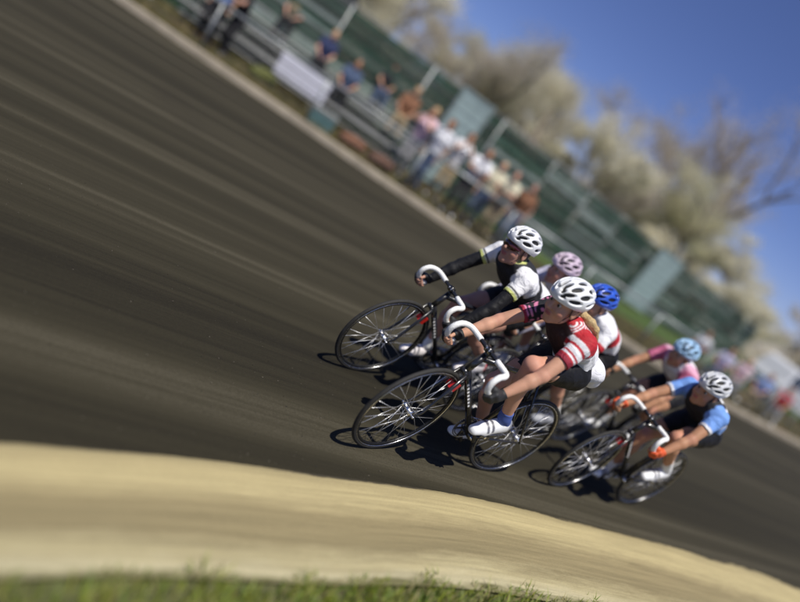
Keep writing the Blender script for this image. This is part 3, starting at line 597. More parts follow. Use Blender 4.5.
def armt(V, inf, s_):
    sh, el, wr = inf['arms'][s_]; d = el - sh; t = (V - sh) @ d / (d @ d); r = np.linalg.norm(V - sh - np.clip(t, 0, 1.3)[:, None] * d, axis=1)
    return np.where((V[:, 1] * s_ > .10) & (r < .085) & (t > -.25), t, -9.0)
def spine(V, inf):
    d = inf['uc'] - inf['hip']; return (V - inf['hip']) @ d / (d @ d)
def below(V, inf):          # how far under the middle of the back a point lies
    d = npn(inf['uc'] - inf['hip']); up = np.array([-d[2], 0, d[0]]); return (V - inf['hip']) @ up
WHT = np.array([.78, .78, .80]); BLK = np.array([.013, .013, .016]); LIM = np.array([.62, .66, .22]); RED = np.array([.42, .010, .02]); DRED = np.array([.16, .008, .02]); PNK = np.array([.75, .25, .42]); LAV = np.array([.56, .54, .66]); BLU = np.array([.16, .32, .72]); GRY = np.array([.30, .31, .34])
def jerA(V, inf):
    c = np.tile(WHT, (len(V), 1)); sp_ = spine(V, inf); bl = below(V, inf)
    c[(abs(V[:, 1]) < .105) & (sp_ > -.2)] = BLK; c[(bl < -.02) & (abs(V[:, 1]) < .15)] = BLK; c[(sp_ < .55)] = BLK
    c[(sp_ < .40) & (bl > .085) & (abs(V[:, 1]) < .14)] = WHT
    c[(sp_ < -.1)] = BLK
    for s_ in (1, -1):
        t = armt(V, inf, s_); c[t > -.2] = WHT; c[(t > .36) & (t < .40)] = BLK; c[t > .42] = LIM
    nk = np.linalg.norm((V - inf['nb'] - np.array([.03, 0, .02])) * [1, .8, 1.2], axis=1); c[nk < .078] = LIM * .8
    return c
def jerC(V, inf):
    c = np.tile(WHT, (len(V), 1)); sp_ = spine(V, inf); bl = below(V, inf); y = V[:, 1]
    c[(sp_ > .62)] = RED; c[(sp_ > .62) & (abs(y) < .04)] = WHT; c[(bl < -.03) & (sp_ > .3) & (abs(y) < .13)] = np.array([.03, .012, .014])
    lace = (np.sin(sp_ * 150 + 3 * np.sin(y * 90)) > .1) & (abs(abs(y) - .095) < .02) & (sp_ > .55) & (bl > -.03); c[lace] = WHT
    c[(bl < .04) & (bl > -.03) & (sp_ > .5) & (np.sin(sp_ * 40) > .3) & (abs(y) > .1)] = WHT
    t = armt(V, inf, 1); c[t > -.2] = RED; c[t > .06] = WHT; c[(t > .16) & (t < .22)] = RED; c[(t > .30) & (np.sin(t * 75) > 0)] = RED; c[t > .46] = DRED * 1.6
    t = armt(V, inf, -1); m_ = t > -.2; c[m_] = BLK; sn = np.sin(V[:, 0] * 130 + 2 * np.sin(V[:, 2] * 60)) * np.sin(V[:, 2] * 110 + V[:, 1] * 60); c[m_ & (sn > .35)] = PNK; c[t > .50] = DRED * 2
    c[(sp_ < .16) & (bl > -.02)] = np.array([.72, .72, .76]); 
    return c
def jerB(V, inf):
    c = np.tile(WHT * .9, (len(V), 1)); sp_ = spine(V, inf)
    c[sp_ < .25] = np.array([.60, .62, .10]); c[(sp_ > .25) & (sp_ < .5)] = np.array([.5, .52, .46])
    for s_ in (1, -1): t = armt(V, inf, s_); c[t > -.2] = LAV
    return c
def jerD(V, inf):
    c = np.tile(WHT, (len(V), 1)); sp_ = spine(V, inf); y = V[:, 1]
    c[(sp_ > .45) & (sp_ < .75) & (y > -.3)] = RED; c[(sp_ < .2)] = LAV * 1.1
    for s_ in (1, -1): t = armt(V, inf, s_); c[t > .0] = WHT; c[t > .42] = RED
    return c
def jerE(V, inf):
    c = np.tile(np.array([.66, .34, .46]), (len(V), 1)); sp_ = spine(V, inf); y = V[:, 1]
    c[(abs(y) < .09) & (sp_ > .35)] = WHT; c[(sp_ < .4)] = WHT; c[(sp_ > .36) & (sp_ < .42)] = RED
    for s_ in (1, -1): t = armt(V, inf, s_); c[t > .0] = np.array([.50, .12, .22])
    return c
def jerF(V, inf):
    c = np.tile(BLU, (len(V), 1)); sp_ = spine(V, inf); bl = below(V, inf); y = V[:, 1]
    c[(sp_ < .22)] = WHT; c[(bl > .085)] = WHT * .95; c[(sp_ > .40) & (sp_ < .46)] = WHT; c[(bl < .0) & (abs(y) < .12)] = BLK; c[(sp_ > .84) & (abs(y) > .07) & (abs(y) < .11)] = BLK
    for s_ in (1, -1): t = armt(V, inf, s_); c[t > .0] = BLU; c[t > .47] = WHT
    return c
QA = (.014, 3.896, .771, .137, .058); QC = (.36, 3.15, .735, .08, .17); QF = (1.765, 4.373, .689, .108, .12); QB = (.50, 4.75, .73, .10, .08); QD = (.82, 4.42, .73, .10, .08); QE = (1.85, 5.30, .71, .10, .10)
bicycle(QA, 'black bicycle at the front left under the rider with black arm warmers', R(150))
bicycle(QC, 'black bicycle nearest the camera under the rider in the red and white jersey', R(52))
bicycle(QB, 'black bicycle mostly hidden behind the two leading riders', R(60))
bicycle(QD, 'black bicycle under the rider with the blue helmet', R(200))
bicycle(QE, 'black bicycle under the rider in pink at the back of the bunch', R(150))
bicycle(QF, 'black bicycle under the rider in light blue, nearest the pale kerb of the rear pair', R(112))
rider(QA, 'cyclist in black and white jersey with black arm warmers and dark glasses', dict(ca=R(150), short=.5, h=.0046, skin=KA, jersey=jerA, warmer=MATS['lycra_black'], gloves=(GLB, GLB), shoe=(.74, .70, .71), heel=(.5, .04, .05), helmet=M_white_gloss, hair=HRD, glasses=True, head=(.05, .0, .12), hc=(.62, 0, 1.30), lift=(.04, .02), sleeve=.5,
      extra=[ell((.20, 0, 1.11), (.13, .11, .065), k=.03), ell((.12, .05, 1.10), (.07, .08, .06), k=.02)]))
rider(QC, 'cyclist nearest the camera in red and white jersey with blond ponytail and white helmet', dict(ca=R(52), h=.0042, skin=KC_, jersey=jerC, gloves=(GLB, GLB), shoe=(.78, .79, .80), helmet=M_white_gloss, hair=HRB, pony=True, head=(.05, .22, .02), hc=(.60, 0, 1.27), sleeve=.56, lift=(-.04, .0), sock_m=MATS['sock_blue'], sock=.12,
      extra=[ell((.07, .05, 1.02), (.10, .12, .07), k=.03), ell((.02, .09, .98), (.06, .06, .06), k=.02)]))
rider(QB, 'cyclist in pale helmet and lavender sleeves hidden behind the leading pair', dict(ca=R(60), h=.0065, skin=KA, jersey=jerB, gloves=(GLB, GLB), shoe=(.32, .33, .36), helmet=mat('helmet_pink_white', (.62, .50, .60), .35, noise=.3, nscale=12), hair=HRN, head=(0, .1, 0), hc=(.61, 0, 1.27), sleeve=.9, warmer=mat('sleeve_lavender', (.50, .48, .60), .8, noise=.1), shorts=mat('shorts_pale', (.50, .54, .40), .7, noise=.2)))
rider(QD, 'cyclist in royal blue helmet and white and red jersey behind the nearest rider', dict(ca=R(200), h=.0065, skin=KC_, jersey=jerD, gloves=(GLB, GLB), shoe=(.32, .33, .36), helmet=mat('helmet_blue', (.03, .10, .55), .3, noise=.1, coat=.4), hair=HRN, head=(0, .15, 0), hc=(.66, 0, 1.26), lift=(.04, -.01)))
rider(QE, 'cyclist in light blue helmet and pink and white jersey in the rear pair', dict(ca=R(150), h=.0065, skin=KT, jersey=jerE, gloves=(GLB, GLB), shoe=(.78, .79, .80), helmet=mat('helmet_pale_blue', (.33, .52, .72), .35, noise=.15, coat=.3), hair=HRD, head=(0, .15, 0), hc=(.58, 0, 1.25)))
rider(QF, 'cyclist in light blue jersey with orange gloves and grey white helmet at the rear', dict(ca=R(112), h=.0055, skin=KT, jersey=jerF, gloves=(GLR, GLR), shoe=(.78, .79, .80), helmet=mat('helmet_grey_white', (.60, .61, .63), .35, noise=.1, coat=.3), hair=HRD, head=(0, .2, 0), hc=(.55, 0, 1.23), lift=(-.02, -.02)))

# ================================================================== BACKGROUND
def yh(x): return 160.94 + .732 * (x - 502.55)
def ground_at(x, y, Y): p = at_depth(x, y, Y); return Vector((p.x, p.y, 0))
# --- tall fence with green screening
FP = [ground_at(x, yh(x), Y) for x, Y in ((-420, 15.6), (0, 15.6), (345, 16.2), (500, 18.2), (600, 22.8), (700, 29.6), (750, 36.0))]
FC = crom([(p.x, p.y) for p in FP], 20); cum = np.concatenate([[0], np.cumsum(np.linalg.norm(np.diff(FC, axis=0), axis=1))])
def fpt(s): return np.array([np.interp(s, cum, FC[:, 0]), np.interp(s, cum, FC[:, 1])])
FH = 2.62
m_gp = mat('galvanised_pipe', (.34, .36, .36), .5, metal=.5, noise=.2, nscale=6)
greens = [mat('screen_green_%s' % n, c, .85, noise=.35, nscale=2.5, bump=.4, bscale=14, stretch=(1, 1, 3)) for n, c in (('deep', (.016, .050, .032)), ('mid', (.035, .082, .055)), ('dull', (.07, .10, .08)), ('pale', (.24, .29, .26)), ('blackish', (.012, .020, .015)))]  # slat colours, one picked at random per strip, the last almost black
fence = thing('fence', 'tall green screened chain link fence behind the spectators, with pale bare top rail', 'fence', (FP[2].x, FP[2].y, 0)); fo = Vector((FP[2].x, FP[2].y, 0))
s0, npan = 0.0, int(cum[-1] / 2.5)
a = MB(); a.tube([(0, 0, 0), (0, 0, FH)], .035, 8); a.tube([(0, 0, FH), (0, 0, FH + .04)], [.045, .02], 8); pm = a.mesh('post', m_gp)
wire = MB()
for i in range(npan + 1):
    p = fpt(i * 2.5); link('post', pm, fence, Vector((p[0], p[1], 0)) - fo)
    if i == npan: break
    q = fpt((i + 1) * 2.5); d = q - p; L = np.linalg.norm(d); n_ = np.array([d[1], -d[0]]) / L; d = d / L; o = Vector((p[0], p[1], 0)) - fo
    a = MB(); z = .06; W3 = lambda u, w, z_: (o.x + d[0] * u + n_[0] * w, o.y + d[1] * u + n_[1] * w, z_)
    r_ = random.Random(i)
    while z < FH - .12:
        hh = r_.uniform(.05, .13); mi = r_.choices(range(5), (4, 4, 4, 3, 4))[0]; sg = 8; v = []
        for k in range(sg + 1):
            u = .03 + (L - .06) * k / sg; w = .045 + .012 * math.sin(k * 2.1 + z * 9 + i); v += [W3(u, w, z), W3(u, w + .006 * math.sin(k + z * 20), min(z + hh - .006, FH - .1))]
        a.add(v, [(2 * k, 2 * k + 2, 2 * k + 3, 2 * k + 1) for k in range(sg)], mi); z += hh
    a.obj('screen', greens, fence, smooth=True)
    for zz in (.05, 1.3, FH - .03): a = MB(); a.tube([W3(0, 0, zz), W3(L, 0, zz)], .022, 6); a.obj('rail', m_gp, fence)
# --- pale panels standing against the fence
m_pt = mat('pale_teal_board', (.33, .42, .41), .7, noise=.18, nscale=3, bump=.2)
def gate(x, Y, w, lab):
    p = ground_at(x, yh(x), Y); s_ = cum[np.argmin(np.linalg.norm(FC - np.array([p.x, p.y]), axis=1))]; c = fpt(s_); d = fpt(s_ + .5) - c; d /= np.linalg.norm(d); nn = np.array([d[1], -d[0]])
    g_ = thing('gate', lab, 'gate', (c[0] + nn[0] * .16, c[1] + nn[1] * .16, 0), math.atan2(d[1], d[0]))
    a = MB(); a.box((-w / 2 + .05, -.015, .09), (w / 2 - .05, .015, FH - .05)); 
    for k in range(9): a.box((-w / 2 + .05, -.028, .2 + k * .27), (w / 2 - .05, -.0155, .33 + k * .27))
    a.obj('panel', m_pt, g_, smooth=False)
    a = MB(); 
    for s__ in (-1, 1): a.box((s__ * w / 2 - .045, -.04, 0), (s__ * w / 2 + .045, .04, FH + .05))
    a.box((-w / 2 + .046, -.035, FH - .045), (w / 2 - .046, .035, FH + .03)); a.obj('gate_frame', mat('frame_grey_green', (.25, .31, .30), .6, noise=.2), g_, smooth=False)
    a = MB(); a.tube([(w / 2 - .16, -.06, 1.0), (w / 2 - .16, -.06, 1.18)], .012, 8); a.tube([(w / 2 - .16, -.029, 1.01), (w / 2 - .16, -.06, 1.01)], .01, 6); a.tube([(w / 2 - .16, -.029, 1.17), (w / 2 - .16, -.06, 1.17)], .01, 6); a.obj('handle', m_gp, g_)
gate(452, 17.3, 1.0, 'pale teal gate panel in the green fence, left one behind the white clad spectators')
gate(652, 26.0, 2.0, 'wide pale teal gate panel in the green fence, above the blue helmets on the right')
# --- railing between track and spectators
KC = crom(ff(1.0), 24); kc = np.concatenate([[0], np.cumsum(np.linalg.norm(np.diff(KC, axis=0), axis=1))])
kpt = lambda s: np.array([np.interp(s, kc, KC[:, 0]), np.interp(s, kc, KC[:, 1])])
i0 = np.argmin(abs(KC[:, 0] + 11)); sA = kc[i0]; rail = thing('railing', 'low grey pipe railing with dark cables running along the far side of the track', 'railing', (KC[i0][0], KC[i0][1], 0)); ro = Vector((KC[i0][0], KC[i0][1], 0))
a = MB(); a.tube([(0, 0, 0), (0, 0, .98)], .028, 8); pm2 = a.mesh('post', m_gp); m_cb = mat('dark_cable', (.03, .03, .03), .6)
for i in range(14):
    p, q = kpt(sA + i * 2.4), kpt(sA + (i + 1) * 2.4); link('post', pm2, rail, Vector((p[0], p[1], 0)) - ro)
    a = MB(); a.tube([(p[0] - ro.x, p[1] - ro.y, .98), (q[0] - ro.x, q[1] - ro.y, .98)], .03, 8, 0); a.obj('rail', m_gp, rail)
    for zz in (.2, .38, .56, .74): a = MB(); a.tube([(p[0] - ro.x, p[1] - ro.y, zz), (q[0] - ro.x, q[1] - ro.y, zz)], .014, 6, 0); a.obj('cable', m_cb, rail)
# --- bleachers
m_al = mat('bench_aluminium', (.50, .50, .47), .45, metal=.3, noise=.2, nscale=5, stretch=(.2, 1, 1)); m_dk = mat('bleacher_frame', (.05, .055, .05), .7, noise=.3)
def bleacher(x0, Y, lab, n=6.0):
    p = ground_at(x0, yh(x0), Y); s_ = cum[np.argmin(np.linalg.norm(FC - np.array([p.x, p.y]), axis=1))]; d = fpt(s_ + .5) - fpt(s_); b = thing('bleachers', lab, 'bleachers', p, math.atan2(d[1], d[0]), 'aluminium bleachers by the fence')
    for k in range(4):
        a = MB(); a.box((-n / 2, .05 + k * .62, .42 + k * .27), (n / 2, .17 + k * .62, .455 + k * .27)); a.box((-n / 2, .18 + k * .62, .42 + k * .27), (n / 2, .30 + k * .62, .455 + k * .27)); a.obj('seat', m_al, b, smooth=False)
        a = MB(); a.box((-n / 2, .32 + k * .62, .16 + k * .27), (n / 2, .62 + k * .62, .19 + k * .27)); a.obj('foot_board', m_al, b, smooth=False)
    for j in range(4):
        xx = -n / 2 + .3 + j * (n - .6) / 3; a = MB()
        for k in range(4): a.tube([(xx, .17 + k * .62, 0), (xx, .17 + k * .62, .415 + k * .27)], .022, 6)
        a.tube([(xx, 0, .1), (xx, 2.3, 1.2)], .022, 6); a.obj('frame', m_dk, b)
bleacher(322, 14.3, 'aluminium bleachers behind the railing next to the white board'); bleacher(40, 14.2, 'aluminium bleachers at the upper left corner beside the brown hut')
# --- white board on legs, cooler, bags
def facing(p): return math.atan2(-.15, 1)
p = ground_at(303, 78, 13.6); t = thing('notice_board', 'blank white board standing on short legs by the far edge of the track', 'board', p, .12)
a = MB(); a.box((-.62, -.02, .38), (.62, .02, .86)); a.obj('board', mat('board_white', (.70, .70, .78), .5, noise=.08), t, smooth=False)
for s_ in (-1, 1): a = MB(); a.tube([(s_ * .5, .035, 0), (s_ * .5, .035, .9)], .018, 6); a.obj('leg', m_gp, t)
p = ground_at(322, 118, 13.4); t = thing('cooler', 'dull teal cool box with pale lid on the ground by the far kerb', 'cooler', p, .3)
a = MB(); a.box((-.3, -.18, 0), (.3, .18, .30)); a.obj('box', mat('cooler_teal', (.10, .19, .19), .45, noise=.1), t, smooth=False); a = MB(); a.box((-.31, -.19, .302), (.31, .19, .37)); a.tube([(-.31, 0, .33), (-.36, 0, .30), (-.36, 0, .2), (-.305, 0, .2)], .012, 6); a.obj('lid', m_tw if False else mat('lid_white', (.35, .37, .36), .5, noise=.05), t, smooth=False)
def bag(x, y, Y, c, lab):
    p = ground_at(x, y, Y); t = thing('bag', lab, 'bag', p, random.random(), 'bags on the verge'); V, Q = nets([ell((0, 0, .14), (.30, .16, .15)), cone((-.2, 0, .12), (.2, 0, .14), .14, .13), cutter((0, 0, 0), (0, 0, -1))], .015, noise=(.006, 22)); link('body', mesh('body', V, Q, True, mat('bag_' + lab.split()[0], c, .8, noise=.2, bump=.2)), t)
    a = MB(); a.tube([(-.16, .0, .25), (-.1, .0, .37), (.1, .0, .37), (.16, 0, .25)], .014, 6); a.obj('handle', m_cb, t)
bag(352, 143, 13.5, (.17, .075, .04), 'rusty orange sports bag lying on the verge behind the kerb'); bag(382, 160, 13.7, (.11, .055, .035), 'dark brown sports bag lying to the right of the rusty orange one'); bag(266, 72, 13.9, (.12, .13, .03), 'olive sports bag lying left of the white board')

# --- spectators
def spec_prims(pose):
    hip = np.array([0, 0, .93]); out = {}
    if pose == 'sit': hip = np.array([0, 0, .50])
    lean = .12 if pose == 'lean' else .0; ch = hip + np.array([.02 + lean, 0, .34]); uc = hip + np.array([.0 + lean * 1.4, 0, .50]); hc = uc + np.array([.03 + lean * .3, 0, .20])
    T = [cone(hip, ch, .10, .115, .68, k=.05), cone(ch, uc, .115, .08, .62, k=.05)]; B = list(T); sh_ = list(T); tr = [cone(hip - np.array([0, 0, .02]), hip + np.array([0, 0, .07]), .105, .10, .68, k=.04)]; shoe = []
    for s_ in (1, -1):
        sh = uc + np.array([0, s_ * .165, -.01])
        wr = {'stand': sh + np.array([.05, s_ * .06, -.52]), 'lean': sh + np.array([.42, -s_ * .02, -.22]), 'sit': sh + np.array([.33, -s_ * .04, -.36]), 'camera': sh + np.array([.24, -s_ * .10, .06])}[pose]
        el = arm_ik(sh, wr, .29, .26, (-.5, s_ * .6, -.6)); B += [cone(uc, sh, .06, .055, k=.04), cone(sh, el, .05, .038), cone(el, wr, .038, .026)]; sh_ += [cone(uc, sh, .06, .056, k=.04), cone(sh, sh + (el - sh) * .7, .056, .05, cut=True)]
        hd = wr + npn(wr - el) * .09; B += [ell((wr + hd) / 2, (.035, .025, .035), k=.02)]
        for k in range(4): B.append(cone(hd + np.array([0, s_ * (.012 * k - .02), 0]), hd + npn(wr - el) * .045 + np.array([.01, s_ * (.014 * k - .02), 0]), .009, .008, k=.006))
        hj = hip + np.array([0, s_ * .09, -.03]); an = np.array([.0 + (.04 if s_ > 0 else -.03), s_ * .12, .08]) if pose != 'sit' else np.array([.50, s_ * .15, .08])
        kn = arm_ik(hj, an, .43, .42, (1, 0, .3)); B += [cone(hj, kn, .085, .056, k=.04), cone(kn, an, .054, .035)]; tr += [cone(hj, kn, .088, .062, k=.04), cone(kn, an + np.array([0, 0, .03]), .062, .048, cut=True)]
        shoe.append([cone(an + np.array([-.03, 0, -.035]), an + np.array([.13, s_ * .02, -.045]), .042, .036, k=.02), cutter((0, 0, .004), (0, 0, -1))])
    B += [cone(uc, hc + np.array([-.02, 0, -.06]), .055, .05, k=.03)]; Hd = [xform(p, np.eye(3), hc) for p in HEADP]
    hr = [ell(hc + np.array([-.018, 0, .045]), (.103, .085, .094)), ell(hc + np.array([-.05, 0, -.03]), (.06, .075, .08), k=.03), cutter(hc + np.array([.045, 0, 0]), (1, 0, -.2))]
    return dict(body=nets(B + Hd, .012), shirt=nets(sh_, .014, infl=.014, noise=(.005, 30)), trousers=nets(tr, .014, infl=.010, noise=(.004, 30)), hair=nets(hr, .013), shoes=[nets(s_, .013, infl=.004) for s_ in shoe])
SPM_ = {}
def spectator(pose, x, y, Y, shirt, trou, hairm, lab, rz=None, hat=None, seat=False, at=None):
    if pose not in SPM_:
        d = spec_prims(pose); SPM_[pose] = dict(body=mesh('body', *d['body'], True, skinC), shirt=mesh('shirt', *d['shirt'], True, skinC), trousers=mesh('trousers', *d['trousers'], True, skinC), hair=mesh('hair', *d['hair'], True, HRD), shoes=[mesh('shoe', *q, True, GLB) for q in d['shoes']])
    p = ground_at(x, y, Y) if at is None else at; o = thing('person', lab, 'person', p, -math.pi / 2 + random.uniform(-.5, .4) if rz is None else rz); sc_ = random.uniform(.95, 1.05); o.scale = (sc_,) * 3; M = SPM_[pose]
    def sub(n, me, mt): q = link(n, me, o); q.material_slots[0].link = 'OBJECT'; q.material_slots[0].material = mt
    sub('body', M['body'], random.choice((skinA, skinC, skinT))); sub('shirt', M['shirt'], shirt); sub('trousers', M['trousers'], trou); sub('hair', M['hair'], hairm)
    for q in M['shoes']: sub('shoe', q, random.choice((GLB, SHG, SHW)))
    if seat:
        c = thing('folding_chair', seat, 'chair', p, o.rotation_euler.z); a = MB(); a.box((-.22, -.24, .40), (.24, .24, .425)); a.obj('seat', CLO['navy'], c, smooth=False); a = MB(); a.box((-.29, -.24, .55), (-.26, .24, .88)); a.obj('backrest', CLO['navy'], c, smooth=False)
        for s_ in (-1, 1):
            a = MB(); a.tube([(.22, s_ * .255, 0), (-.22, s_ * .255, .43), (-.28, s_ * .255, .9)], .011, 6); a.obj('leg', m_gp, c); a = MB(); a.tube([(-.25, s_ * .27, 0), (.2, s_ * .27, .41)], .011, 6); a.obj('leg', m_gp, c)
    return o
cl = lambda n, c: mat('cloth_' + n, c, .85, noise=.14, nscale=7, bump=.25, bscale=60)
CLO = dict(navy=cl('navy', (.02, .03, .09)), blue=cl('blue', (.22, .32, .62)), black=cl('black', (.015, .015, .018)), grey=cl('grey', (.28, .28, .29)), white=cl('white', (.72, .72, .74)), pink=cl('pink', (.72, .50, .55)), cream=cl('cream', (.62, .58, .42)), brown=cl('brown', (.22, .10, .05)), jean=cl('jean', (.06, .09, .16)), khaki=cl('khaki', (.32, .25, .15)), red=cl('red', (.45, .04, .05)), lilac=cl('lilac', (.52, .48, .68)))
C_ = CLO
for a_ in ((150, -8, 14.3, 'stand', 'grey', 'jean', HRN, 'spectator in grey shirt and jeans at the upper left behind the railing'),
           (217, 12, 13.2, 'stand', 'blue', 'black', HRD, 'spectator in light blue shirt and black trousers near the upper left edge'),
           (240, 20, 13.5, 'lean', 'black', 'black', HRD, 'spectator all in black leaning forward beside the one in light blue'),
           (425, 128, 14.6, 'camera', 'pink', 'grey', HRB, 'spectator in pink shirt and grey trousers holding both hands up'),
           (441, 142, 14.0, 'stand', 'white', 'jean', HRN, 'blond spectator in white shirt and jeans left in the white clad group'),
           (455, 160, 14.8, 'camera', 'white', 'khaki', HRD, 'spectator in white shirt and khaki trousers with hands at the face'),
           (474, 172, 14.2, 'lean', 'white', 'black', HRN, 'spectator in white shirt leaning on the railing in black trousers'),
           (490, 186, 14.7, 'stand', 'cream', 'jean', HRB, 'spectator in cream shirt and jeans behind the railing'),
           (507, 196, 14.4, 'lean', 'cream', 'khaki', HRD, 'spectator in cream shirt and khaki trousers leaning forward'),
           (524, 204, 15.0, 'stand', 'brown', 'jean', HRD, 'spectator in brown shirt above the helmet of the leading rider')):
    x, y, Y, pose, s_, t_, h_, lab = a_; spectator(pose, x, y, Y, C_[s_], C_[t_], h_, lab)
for a_ in ((690, 357, 19.6, 'white', 'jean', HRD, 'seated spectator in white shirt next to the light blue helmet', 'navy folding chair under the seated spectator in white'),
           (712, 374, 19.3, 'lilac', 'jean', HRN, 'seated spectator in lilac shirt at the right behind the track', 'navy folding chair under the seated spectator in lilac'),
           (730, 385, 19.9, 'pink', 'grey', HRB, 'seated spectator in pink shirt and grey trousers at the right', 'navy folding chair under the seated spectator in pink'),
           (752, 398, 20.1, 'blue', 'khaki', HRD, 'seated spectator in blue shirt and khaki trousers at the right', 'navy folding chair under the seated spectator in blue'),
           (772, 410, 20.6, 'red', 'grey', HRN, 'seated spectator in red shirt near the right edge of the picture', 'navy folding chair under the seated spectator in red')):
    x, y, Y, s_, t_, h_, lab, cl_ = a_; spectator('sit', x, y, Y, C_[s_], C_[t_], h_, lab, rz=-math.pi / 2 - .5 + random.uniform(-.3, .3), seat=cl_)

BLP = ground_at(322, yh(322), 14.3)
_c = np.array([BLP.x, BLP.y]); _s = cum[np.argmin(np.linalg.norm(FC - _c, axis=1))]; _d = fpt(_s + .5) - fpt(_s); _a = math.atan2(_d[1], _d[0])
for u, k, s_, t_, h_, lab in ((-2.4, 1, 'grey', 'black', HRD, 'spectator in grey shirt sitting on the second row of the bleachers above the white board'), (-1.1, 3, 'khaki', 'black', HRN, 'spectator in khaki shirt sitting on the top row of the bleachers'), (.1, 2, 'navy', 'black', HRB, 'spectator in navy shirt sitting on the third row of the bleachers'),
                        (1.0, 1, 'jean', 'black', HRD, 'spectator in denim shirt and black trousers sitting on the second row of the bleachers'), (1.7, 3, 'black', 'jean', HRN, 'spectator in black shirt sitting on the top row near the right end of the bleachers'), (2.5, 2, 'brown', 'khaki', HRB, 'spectator in brown shirt at the right end of the bleachers')):
    q = Matrix.Rotation(_a, 3, 'Z') @ Vector((u, .17 + k * .62, 0)); spectator('sit', 0, 0, 0, C_[s_], C_[t_], h_, lab, rz=_a - math.pi / 2 + random.uniform(-.25, .25), at=Vector((BLP.x + q.x, BLP.y + q.y, .035 + k * .27)))
# --- brown hut top left
p = ground_at(262, yh(262), 17.6); t = thing('hut', 'brown timber hut at the top left behind the spectators', 'hut', p, -.05)
a = MB(); a.box((-1.9, -1.2, 0), (1.9, 1.2, 2.5)); 
for k in range(16): a.box((-1.92, -1.225 - .006 * (k % 2), .06 + k * .152), (1.92, -1.201, .195 + k * .152))
a.obj('wall', mat('brown_timber', (.12, .055, .03), .8, noise=.35, nscale=4, bump=.4, stretch=(.3, 1, 4)), t, smooth=False)
a = MB(); v = [(-2.2, -1.6, 2.5), (2.2, -1.6, 2.5), (2.2, 1.6, 2.5), (-2.2, 1.6, 2.5), (-2.2, 0, 3.4), (2.2, 0, 3.4)]; a.add(v, [(3, 2, 1, 0), (0, 1, 5, 4), (2, 3, 4, 5), (1, 2, 5), (3, 0, 4)]); a.obj('roof', mat('roof_felt', (.05, .04, .035), .9, noise=.3), t, smooth=False)
w_ = MB(); w_.box((-1.2, -1.27, 1.0), (-.2, -1.235, 1.9)); w_.obj('window', mat('dark_glass', (.02, .025, .03), .08), t, smooth=False); w_ = MB(); w_.box((.5, -1.28, 0.02), (1.35, -1.235, 2.05)); w_.obj('door', mat('door_brown', (.07, .03, .02), .6, noise=.2), t, smooth=False)

# --- white van at the right
def van(x, y, Y, rz, lab):
    p = ground_at(x, y, Y); t = thing('van', lab, 'van', p, rz); prof = [(-2.3, .35), (-2.35, .9), (-2.2, 1.15), (-1.95, 1.85), (-1.7, 1.97), (.6, 1.97), (.95, 1.85), (1.65, 1.12), (2.25, .98), (2.38, .75), (2.36, .35)]
    n = len(prof); a = MB(); v = []
    for yy, k in ((-.92, 1), (-.86, 0), (.86, 0), (.92, 1)):
        for (px, pz) in prof: v.append((px * (1 if k else 1), yy if pz < 1.3 else yy * .93, pz))
    ordr = [1, 0, 3, 2]
    vv = []; 
    for yy in (-.90, .90):
        for (px, pz) in prof: vv.append((px, yy * (1 if pz < 1.3 else .9), pz))
    a.add(vv, [(i, i + 1, n + i + 1, n + i) for i in range(n - 1)] + [(n - 1, 0, n, 2 * n - 1), tuple(range(n - 1, -1, -1)), tuple(range(n, 2 * n))]); b = a.obj('body', mat('van_white', (.62, .63, .64), .3, noise=.05, coat=.5), t, smooth=False)
    bv = b.modifiers.new('bevel', 'BEVEL'); bv.width = .05; bv.segments = 2
    gl_ = mat('dark_glass', (.02, .025, .03), .08)
    for s_ in (-1, 1):
        for x0, x1, x2, x3 in ((-1.9, -.95, -1.75, -.95), (-.85, .15, -.85, .15), (.25, 1.28, .25, .85)):
            a = MB(); yb, yt = s_ * .916, s_ * .838; q = [(x0, yb, 1.2), (x1, yb, 1.2), (x3, yt, 1.8), (x2, yt, 1.8)]; a.add(q + [(c[0], c[1] - s_ * .02, c[2]) for c in q], [(0, 1, 2, 3), (7, 6, 5, 4), (0, 4, 5, 1), (1, 5, 6, 2), (2, 6, 7, 3), (3, 7, 4, 0)]); a.obj('window', gl_, t, smooth=False)
        for wx in (-1.45, 1.45):
            a = MB(); a.torus((wx, s_ * .86, .33), .25, .085, 28, 8, 0); w_ = a.obj('wheel', M_tyre, t); a = MB(); a.tube([(wx, s_ * .86, .33), (wx, s_ * .93, .33)], [.19, .15], 16); a.obj('rim', M_steel, w_)
        a = MB(); a.box((2.3, s_ * .6 - .16, .72), (2.41, s_ * .6 + .16, .88)); a.obj('headlight', mat('lamp_glass', (.6, .62, .62), .15), t, smooth=False)
van(778, 400, 31, .55, 'white minivan parked beyond the seated spectators at the right'); 

# --- trees
m_bk = mat('bark', (.30, .25, .20), .9, noise=.35, nscale=5, bump=.8, bscale=12)
def leafmat(n, c):
    M = mat('foliage_' + n, c, .7, noise=.3, nscale=.9, spec=.2); N = M.node_tree.nodes; L = M.node_tree.links; p = N['Principled BSDF']; o = N['Material Output']
    t = N.new('ShaderNodeBsdfTranslucent'); t.inputs[0].default_value = (*c, 1); x = N.new('ShaderNodeMixShader'); x.inputs[0].default_value = .5; L.new(p.outputs[0], x.inputs[1]); L.new(t.outputs[0], x.inputs[2]); L.new(x.outputs[0], o.inputs[0]); return M
LM = dict(cream=[leafmat('cream', (.76, .73, .60)), leafmat('straw', (.64, .60, .44))], yellow=[leafmat('yellow', (.72, .69, .50)), leafmat('moss', (.56, .54, .36))], brown=[leafmat('bud', (.56, .50, .42)), leafmat('bud_pale', (.68, .63, .53))], ever=[leafmat('pine', (.03, .06, .02)), leafmat('pine_pale', (.06, .09, .03))])
